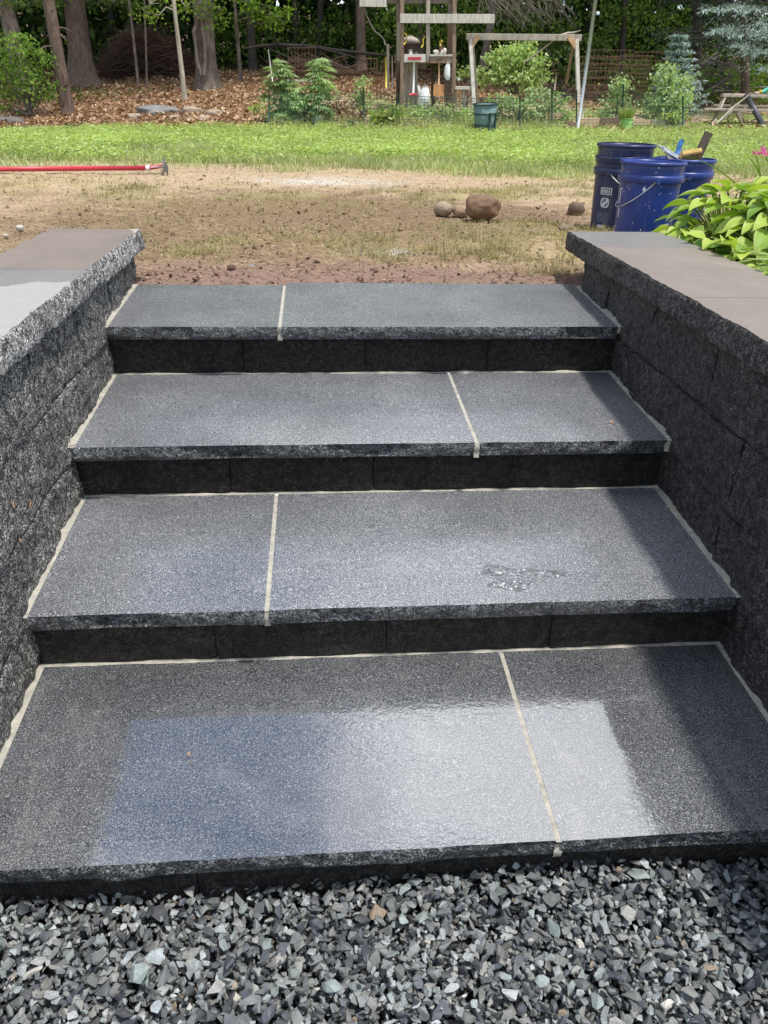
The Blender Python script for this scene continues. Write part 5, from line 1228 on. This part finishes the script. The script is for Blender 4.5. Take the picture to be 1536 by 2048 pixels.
# ------------------------------------------------------------------ blue buckets
def bucket(label, c, zrim, mat, print_=None, bail=None, height=.378, R=.155, yaw=0.0):
    base = np.array([c[0], c[1], zrim-height]); t = thing('blue_bucket', base, label, 'bucket', 'blue plastic buckets beside the right wall')
    Rb = R*.86; up = np.array([0, 0, 1.]); h = height
    rad = lambda z: Rb+(R*.965-Rb)*z/h
    m = MB(); prof = [(0, 0), (Rb*.97, 0), (Rb, .006)]+[(rad(z), z) for z in np.linspace(.05, h-.004, 14)]+[(rad(h)-.005, h), (rad(h)-.009, h-.01), (Rb-.01, .02), (0, .02)]
    lathe(m, base, up, prof, 56); body = m.build('bucket_body', M[mat], t)
    m = MB(); r = rad(h); lathe(m, base, up, [(r, h-.016), (r+.008, h-.014), (r+.008, h-.003), (r+.003, h+.002), (r-.006, h+.001)], 56); m.build('rim', M[mat], t)
    m = MB(); z = h-.075; r = rad(z); lathe(m, base, up, [(r, z+.018), (r+.008, z+.016), (r+.0095, z+.008), (r+.0095, z-.013), (r+.006, z-.018), (r, z-.012)], 56); m.build('collar', M[mat], t)
    if bail:
        a0, drop, side = bail                 # wire bail swung down over the front
        m = MB(); th = np.linspace(0, np.pi, 22); ax = np.array([math.cos(a0), math.sin(a0), 0]); out = np.array([-math.sin(a0), math.cos(a0), 0])*side
        P = [base+up*(h-.082-drop*math.sin(q)**.9)+ax*math.cos(q)*(r+.013)+out*(math.sin(q)*(r-.012*1)+.012) for q in th]; m.tube(P, .0026, 6); m.build('bail_wire', M['steel'], t)
        for s in (-1, 1):
            m = MB(); p = base+up*(h-.082)+ax*s*(r+.008); m.tube([p-ax*s*.006, p+ax*s*.010], [.013, .011], 10); m.build('bail_ear', M[mat], body)
    if print_:
        for (mt, a, z0_, a2, z1_) in print_:
            m = MB(); n = 6; aa = np.linspace(a, a2, n)
            P = lambda q, z: base+np.array([math.cos(q), math.sin(q), 0])*(rad(z)+.0012)+up*z
            V = [P(q, z0_) for q in aa]+[P(q, z1_) for q in aa]; m.add(V, [(i, i+1, n+i+1, n+i) for i in range(n-1)], 0, True); m.build('printing', M[mt], body)
    return t, base, rad
def barblock(a, z, w, h, n, mt='print', frame=True):
    r = []
    if frame:
        e = .004; r += [(mt, a, z, a+w, z+e), (mt, a, z+h-e, a+w, z+h), (mt, a, z, a+.03, z+h), (mt, a+w-.03, z, a+w, z+h)]
    for i in range(n): u = a+.05+(w-.1)*(i+.1)/n; r.append((mt, u, z+.008, u+(w-.1)/n*.55, z+h-.008))
    return r
FA = -math.pi/2-.38          # side of the buckets that faces the viewer
def warn(a, z):              # warning pictogram: round sign around a small figure leaning over a bucket
    r = []
    for i in range(12):
        q0, q1 = i*math.pi/6, (i+1)*math.pi/6; c0, s0, c1, s1 = math.cos(q0), math.sin(q0), math.cos(q1), math.sin(q1)
        lo, hi = sorted((c0, c1)); zl, zh = sorted((s0, s1)); r.append(('print', a+.17*lo-.012, z+.024*zl-.001, a+.17*hi+.012, z+.024*zh+.001))
    r += [('print', a-.10, z-.016, a+.02, z+.0), ('print', a-.02, z-.004, a+.10, z+.006), ('print', a+.04, z+.004, a+.12, z+.015), ('print', a-.08, z+.004, a-.05, z+.014)]
    return r
B1c, B2c, B3c = (1.505, 3.46), (1.455, 2.93), (1.765, 3.27)
zr1, zr2, zr3 = 1.352, 1.305, 1.297
pr = barblock(FA-.74, .19, .48, .035, 5)+warn(FA-.50, .148)+[('print_dim', FA-.78+i*.085, .045, FA-.78+i*.085+.05, .10) for i in range(6)]+[('print', FA-.72, .012, FA-.36, .032)]+[('print_dim', FA-.62, .08+.0*i, FA-.60, .20) for i in range(1)]
bucket('navy bucket with white warning print, outer one of the nested pair', B1c, zr1-.06, 'blue_dark', pr, (FA-.45, .10, 1))
bucket('empty navy bucket nested inside the printed one', B1c, zr1, 'blue_dark')
pr2 = [('print', FA-1.16, .185, FA-1.10, .25), ('print', FA-1.16, .25, FA-1.02, .255), ('print', FA-1.14, .12, FA-1.08, .165)]+[('print', FA+.80, .10, FA+1.02, .106), ('print', FA+.80, .075, FA+.86, .095), ('print', FA+.9, .07, FA+1.0, .09)]
t2, base2, rad2 = bucket('bright blue bucket in front, paint-splashed and empty', B2c, zr2, 'blue', pr2, (FA+.22, .13, -1))
m = MB()
for i in range(60):
    a = FA+RNG.normal(0, .8); z = RNG.uniform(.02, .36); s_ = .0015*RNG.lognormal(0, .5); r = rad2(z)+.0006; c = base2+np.array([math.cos(a)*r, math.sin(a)*r, z]); tx_ = np.array([-math.sin(a), math.cos(a), 0])
    m.add([c-tx_*s_, c-np.array([0, 0, s_*1.5]), c+tx_*s_, c+np.array([0, 0, s_*1.5])], [(0, 1, 2, 3)])
m.build('paint_splash', M['print'], t2)['kind'] = 'stuff'
bucket('blue bucket on the right filled with tools', B3c, zr3, 'blue', None, (FA+.2, .10, -1))
# tools standing in the right bucket
def leanbar(name, label, cat, p, q, w, h, mat, up=(0, -1, .3)):
    m = MB(); m.beam(p, q, w, h, up); return tag(m.build(name, M[mat]), label, cat)
c3 = np.array([B3c[0], B3c[1], zr3])
yb = B3c[1]
leanbar('wooden_stake', 'dark wooden stake leaning out of the tool bucket', 'stake', pt(1368, 372, yb+.02), pt(1418, 265, yb+.02), .042, .02, 'wood_dark')
t = thing('trowel', c3, 'metal trowel blade propped across the tool bucket', 'trowel')
m = MB(); m.beam(pt(1326, 298, yb-.06), pt(1358, 318, yb-.04), .05, .012, (.3, -.5, 1)); m.build('blade', M['steel'], t)
m = MB(); m.tube([pt(1358, 318, yb-.04), pt(1372, 333, yb-.02)], .014, 8); m.build('handle', M['metal_dark'], t)
t = thing('hand_float', c3, 'plaster float with a blue handle in the tool bucket', 'float')
m = MB(); m.tube([pt(1354, 308, yb+.03), pt(1358, 295, yb+.03), pt(1362, 284, yb+.03), pt(1366, 280, yb+.03)], [.010, .014, .014, .010], 9); m.build('handle', M['tool_blue'], t)
m = MB(); m.beam(pt(1340, 322, yb+.03), pt(1372, 306, yb+.03), .10, .012, (0, -.4, 1)); m.build('plate', M['metal_dark'], t)
t = thing('sponge_float', c3, 'yellow sponge float resting on the rim of the tool bucket', 'sponge float')
m = MB(); m.beam(pt(1360, 316, yb-.05), pt(1398, 309, yb-.05), .028, .085, (0, -.75, .6), bev=.2); m.build('sponge', M['sponge'], t)
m = MB(); m.beam(pt(1362, 320, yb-.035), pt(1398, 313, yb-.035), .01, .085, (0, -.75, .6)); m.build('backing', M['wood_new'], t)
tag(MB().tube([pt(1316, 290, yb+.1), pt(1330, 302, yb+.08), pt(1342, 318, yb+.06)], [.006, .008, .008], 6).build('rag_twist', M['offwhite']), 'twisted white rag hanging over the bucket rim', 'rag')

# ------------------------------------------------------------------ hosta and daylily by the right wall
def mat_hosta():
    m_, nt, b = newmat('hosta_leaf'); a = nd(nt, 'ShaderNodeVertexColor', layer_name='Col'); oi = nt.nodes.new('ShaderNodeObjectInfo')
    sp = nt.nodes.new('ShaderNodeSeparateColor'); nt.links.new(a.outputs['Color'], sp.inputs[0])
    inner = ramp(nt, oi.outputs['Random'], [(0, (.15, .28, .05)), (.5, (.29, .43, .07)), (1, (.44, .55, .10))])
    edge_ = (.60, .66, .24)
    c = mix(nt, ramp(nt, sp.outputs['Red'], [(.78, 0.0), (.95, .8)]), inner, edge_)
    vein = ramp(nt, sp.outputs['Green'], [(.0, .80), (.35, 1.05)]); c = mix(nt, 1.0, c, vein, 'MULTIPLY')
    nt.links.new(c, b.inputs['Base Color']); b.inputs['Roughness'].default_value = .52; b.inputs['Specular IOR Level'].default_value = .35
    tr = nt.nodes.new('ShaderNodeBsdfTranslucent'); nt.links.new(mix(nt, 1.0, c, (1.2, 1.25, .5), 'MULTIPLY'), tr.inputs['Color'])
    ms = nd(nt, 'ShaderNodeMixShader'); ms.inputs[0].default_value = .35; nt.links.new(b.outputs[0], ms.inputs[1]); nt.links.new(tr.outputs[0], ms.inputs[2])
    nt.links.new(ms.outputs[0], nt.nodes['Material Output'].inputs['Surface']); return m_
M['hosta'] = mat_hosta()
def hosta_leaf(seed):
    r = np.random.default_rng(seed); nu, nv = 11, 9; u = np.linspace(0, 1, nu); v = np.linspace(-1, 1, nv); U, Vv = np.meshgrid(u, v, indexing='ij')
    w = .36*np.sin(np.pi*np.clip(U, 0, 1)**.72)**.85*(1-.25*U)+.004; curl = r.uniform(.25, .6); cup = r.uniform(.10, .30); wave = r.uniform(.0, .05)
    ang = U*curl*2.0; Lx = np.cumsum(np.cos(ang), 0)/nu; Lz = -np.cumsum(np.sin(ang), 0)/nu
    x = Lx; z = Lz+np.abs(Vv)**1.6*w*cup*1.6+wave*np.sin(U*14+Vv*2)*np.abs(Vv)*.5+.010*np.cos(Vv*np.pi*3.5)*np.sin(np.pi*U); y_ = Vv*w
    P = np.stack([x, y_, z], -1).reshape(-1, 3); idx = np.arange(nu*nv).reshape(nu, nv)
    F = np.stack([idx[:-1, :-1].ravel(), idx[1:, :-1].ravel(), idx[1:, 1:].ravel(), idx[:-1, 1:].ravel()], -1)
    col = np.stack([np.abs(Vv).ravel()*.999*(U.ravel() > -1)+np.clip(U.ravel()-.9, 0, 1)*2, np.abs(np.cos(Vv*np.pi*3.5)).ravel(), 0*Vv.ravel()], 1)
    m = MB(); m.add(P, F, 0, True, np.clip(col, 0, 1)+1e-4)
    me = m.build('leaf', M['hosta']); d = me.data; bpy.data.objects.remove(me); return d
HL = [hosta_leaf(s) for s in range(8)]
hc = np.array([1.80, 2.05, .96])
ho = thing('hosta', hc, 'large lime green hosta spilling over the right wall cap', 'hosta'); pm = MB()
leafn = 0
hr = np.random.default_rng(21)
def add_leaf(tip, dirv, L, roll=0.0, parent=ho):
    X_ = dirv/np.linalg.norm(dirv); Zr = np.array([0, 0, 1.])+hr.normal(0, .22, 3); Yv = np.cross(Zr, X_); Yv /= np.linalg.norm(Yv); Zv = np.cross(X_, Yv)
    o = bpy.data.objects.new('leaf', HL[hr.integers(8)]); COL.objects.link(o); o.parent = parent; w = wloc(parent)
    Mx = Matrix(((X_[0]*L, Yv[0]*L, Zv[0]*L, tip[0]-w[0]), (X_[1]*L, Yv[1]*L, Zv[1]*L, tip[1]-w[1]), (X_[2]*L, Yv[2]*L, Zv[2]*L, tip[2]-w[2]), (0, 0, 0, 1)))
    o.matrix_basis = Mx; return o
crowns = [(1.66, 2.42, .93), (1.92, 2.38, .93), (1.72, 2.08, .93), (2.08, 2.12, .94), (1.88, 1.78, .94), (2.2, 1.8, .95)]
for ci, (cx0, cy0, cz0) in enumerate(crowns):
    n = 115
    for i in range(n):
        tlt = (i/n)**.8                     # inner leaves upright, outer ones low
        a = i*2.39996+ci; r = .05+.25*tlt; z = .255*(1-tlt**1.7)+.03+hr.uniform(-.02, .03)
        p = np.array([cx0+math.cos(a)*r, cy0+math.sin(a)*r, cz0+z]); d = np.array([math.cos(a), math.sin(a), .75-1.15*tlt+hr.normal(0, .15)])
        L = hr.uniform(.09, .15)*(.9+.2*tlt)
        add_leaf(p, d, L)
        q0 = np.array([cx0+math.cos(a)*.03, cy0+math.sin(a)*.03, cz0-.02]); pm.tube([q0, (q0+p)/2+np.array([0, 0, .04]), p], [.005, .004, .003], 5)
# leaves hanging over the cap edge
for i in range(44):
    u = hr.random(); p = np.array([1.37+.05*hr.random()+.02, 2.42-1.1*u, 1.02+hr.uniform(.0, .07)]); d = np.array([-.55+hr.normal(0, .4), hr.normal(0, .6)-.25, .15+hr.normal(0, .2)])
    add_leaf(p, d, hr.uniform(.08, .13)); q0 = np.array([1.6, p[1], .95]); pm.tube([q0, (q0+p)/2+np.array([0, 0, .05]), p], [.005, .004, .003], 5)
pm.build('leaf_stalks', M['leaf_weed'], ho)['kind'] = 'stuff'
dl = thing('daylily', (2.12, 2.85, .95), 'arching daylily leaves with one pink flower behind the hosta', 'daylily'); m = MB(); pc = np.array([2.12, 2.85, .95])
def strap(m, p0, d, L, w, droop):
    n = 9; t = np.linspace(0, 1, n); P = p0+d*t[:, None]*L; P[:, 2] -= droop*t**2*L; s = np.cross(d, [0, 0, 1.]); s /= np.linalg.norm(s); ww = w*np.sin(np.pi*np.clip(t*.9+.1, 0, 1))**.5*.5+.001
    up = np.array([0, 0, .3]); V = np.concatenate([P-s*ww[:, None]+up*ww[:, None], P, P+s*ww[:, None]+up*ww[:, None]]); F = []
    for k in range(n-1): F += [(k, k+1, n+k+1, n+k), (n+k, n+k+1, 2*n+k+1, 2*n+k)]
    m.add(V, np.array(F), 0, True)
for i in range(70):
    a = RNG.uniform(0, 6.28); e = RNG.uniform(.6, 1.3); d = np.array([math.cos(a)*math.cos(e), math.sin(a)*math.cos(e), math.sin(e)]); strap(m, pc+RNG.normal(0, .07, 3)*np.array([1, 1, 0]), d, RNG.uniform(.35, .62), .016, RNG.uniform(.3, .75))
for (px, py) in ((1290,300),(1430,300),(1450,380),(1480,340),(1500,300)):
    e = pt(px+60, py, 2.5); d = e-pc; L = np.linalg.norm(d); strap(m, pc, d/L+np.array([0, 0, .35]), L*.95, .012, .35)
m.build('foliage', M['leaf_mid'], dl)
for (px, py) in ((1532, 311), (1513, 309)):
    m = MB(); c = pt(px, py, 2.4); n = 7; a = np.arange(n)*6.283/n; D = np.stack([np.cos(a), np.sin(a)*.6-.3, .45+0*a], 1); k = 1.0 if px > 1520 else .55
    m.leaves(np.repeat(c[None], n, 0), D, rand_unit(n, .8), .05*k, .024*k); m.build('flower', M['pink_petal'], dl)
m = MB(); m.tube([pc, (pc+pt(1532, 315, 2.4))/2+np.array([.02, 0, .06]), pt(1532, 313, 2.4)], .003, 5); m.tube([pc, pt(1513, 312, 2.4)], .0025, 5); m.build('flower_stalk', M['leaf_weed'], dl)
tag(MB().tube([gnd(1345,450)+np.array([0,0,-.01]), pt(1425,405,2.9), pt(1480,340,2.75), pt(1418,276,2.95)], .0015, 4).build('wild_oat', M['leaf_weed']), 'single long green grass stem arching past the tool bucket', 'plant')

# dry leaf scraps on the wall and steps
for i, (px, py, x, lab) in enumerate(((18,1012,-.935,'orange leaf scrap stuck to the left wall blocks'),(54,1010,-.935,'orange leaf fleck right of the other on the left wall'),(34,1085,-.935,'rusty smear-like leaf scrap lower on the left wall'))):
    d = ray(px, py); c = CAM+d*(x-CAM[0])/d[0]+np.array([.008, 0, 0]); m = MB(); n = 3
    m.leaves(np.repeat(c[None], n, 0), rand_unit(n)*np.array([.2, 1, 1]), np.array([[1., 0, 0]]*n)+RNG.normal(0, .2, (n, 3)), .014, .008); tag(m.build('dry_leaf', M['wood_orange']), lab, 'leaf')
c = onz(376, 1511, Z1+.026); m = MB(); m.leaves([c, c], np.array([[.3, 1, .15], [1, -.5, .2]]), np.array([[0, 0, 1.], [0, .2, 1.]]), .012, .006); tag(m.build('dry_leaf', M['litter']), 'tiny dry leaf lying on the lowest tread', 'leaf')
c = onz(1222, 845, Z1+2*H+.012); m = MB(); m.leaves([c, c], np.array([[.3, 1, .15], [1, -.5, .2]]), np.array([[0, 0, 1.], [0, .2, 1.]]), .014, .008); tag(m.build('dry_leaf', M['wood_orange']), 'dark red leaf speck on the third tread', 'leaf')

# shallow puddle on the second tread
m = MB(); nr, na = 9, 40; pc_ = onz(1035, 1150, Z1+H+.012); V = []
for i in range(nr+1):
    for j in range(na):
        a = j*2*np.pi/na; wv = 1+.30*math.sin(a*3+1)+.16*math.sin(a*7); rr = i/nr*wv
        x, y = pc_[0]+.105*rr*math.cos(a), pc_[1]+.050*rr*math.sin(a); V.append((x, y, Z1+H+SL*(y-RUN)+.0004+.0022*(1-(i/nr)**4)+.0008*math.sin(x*230+y*60)*math.sin(y*330)*(i < nr)))
F_ = [(i*na+j, (i+1)*na+j, (i+1)*na+(j+1) % na, i*na+(j+1) % na) for i in range(nr) for j in range(na)]
m.add(V, F_, 0, True); mw = granite('water_film_over_granite', False, True)
tag(m.build('puddle', mw), 'small rippled puddle glinting on the second tread from the bottom', 'puddle')
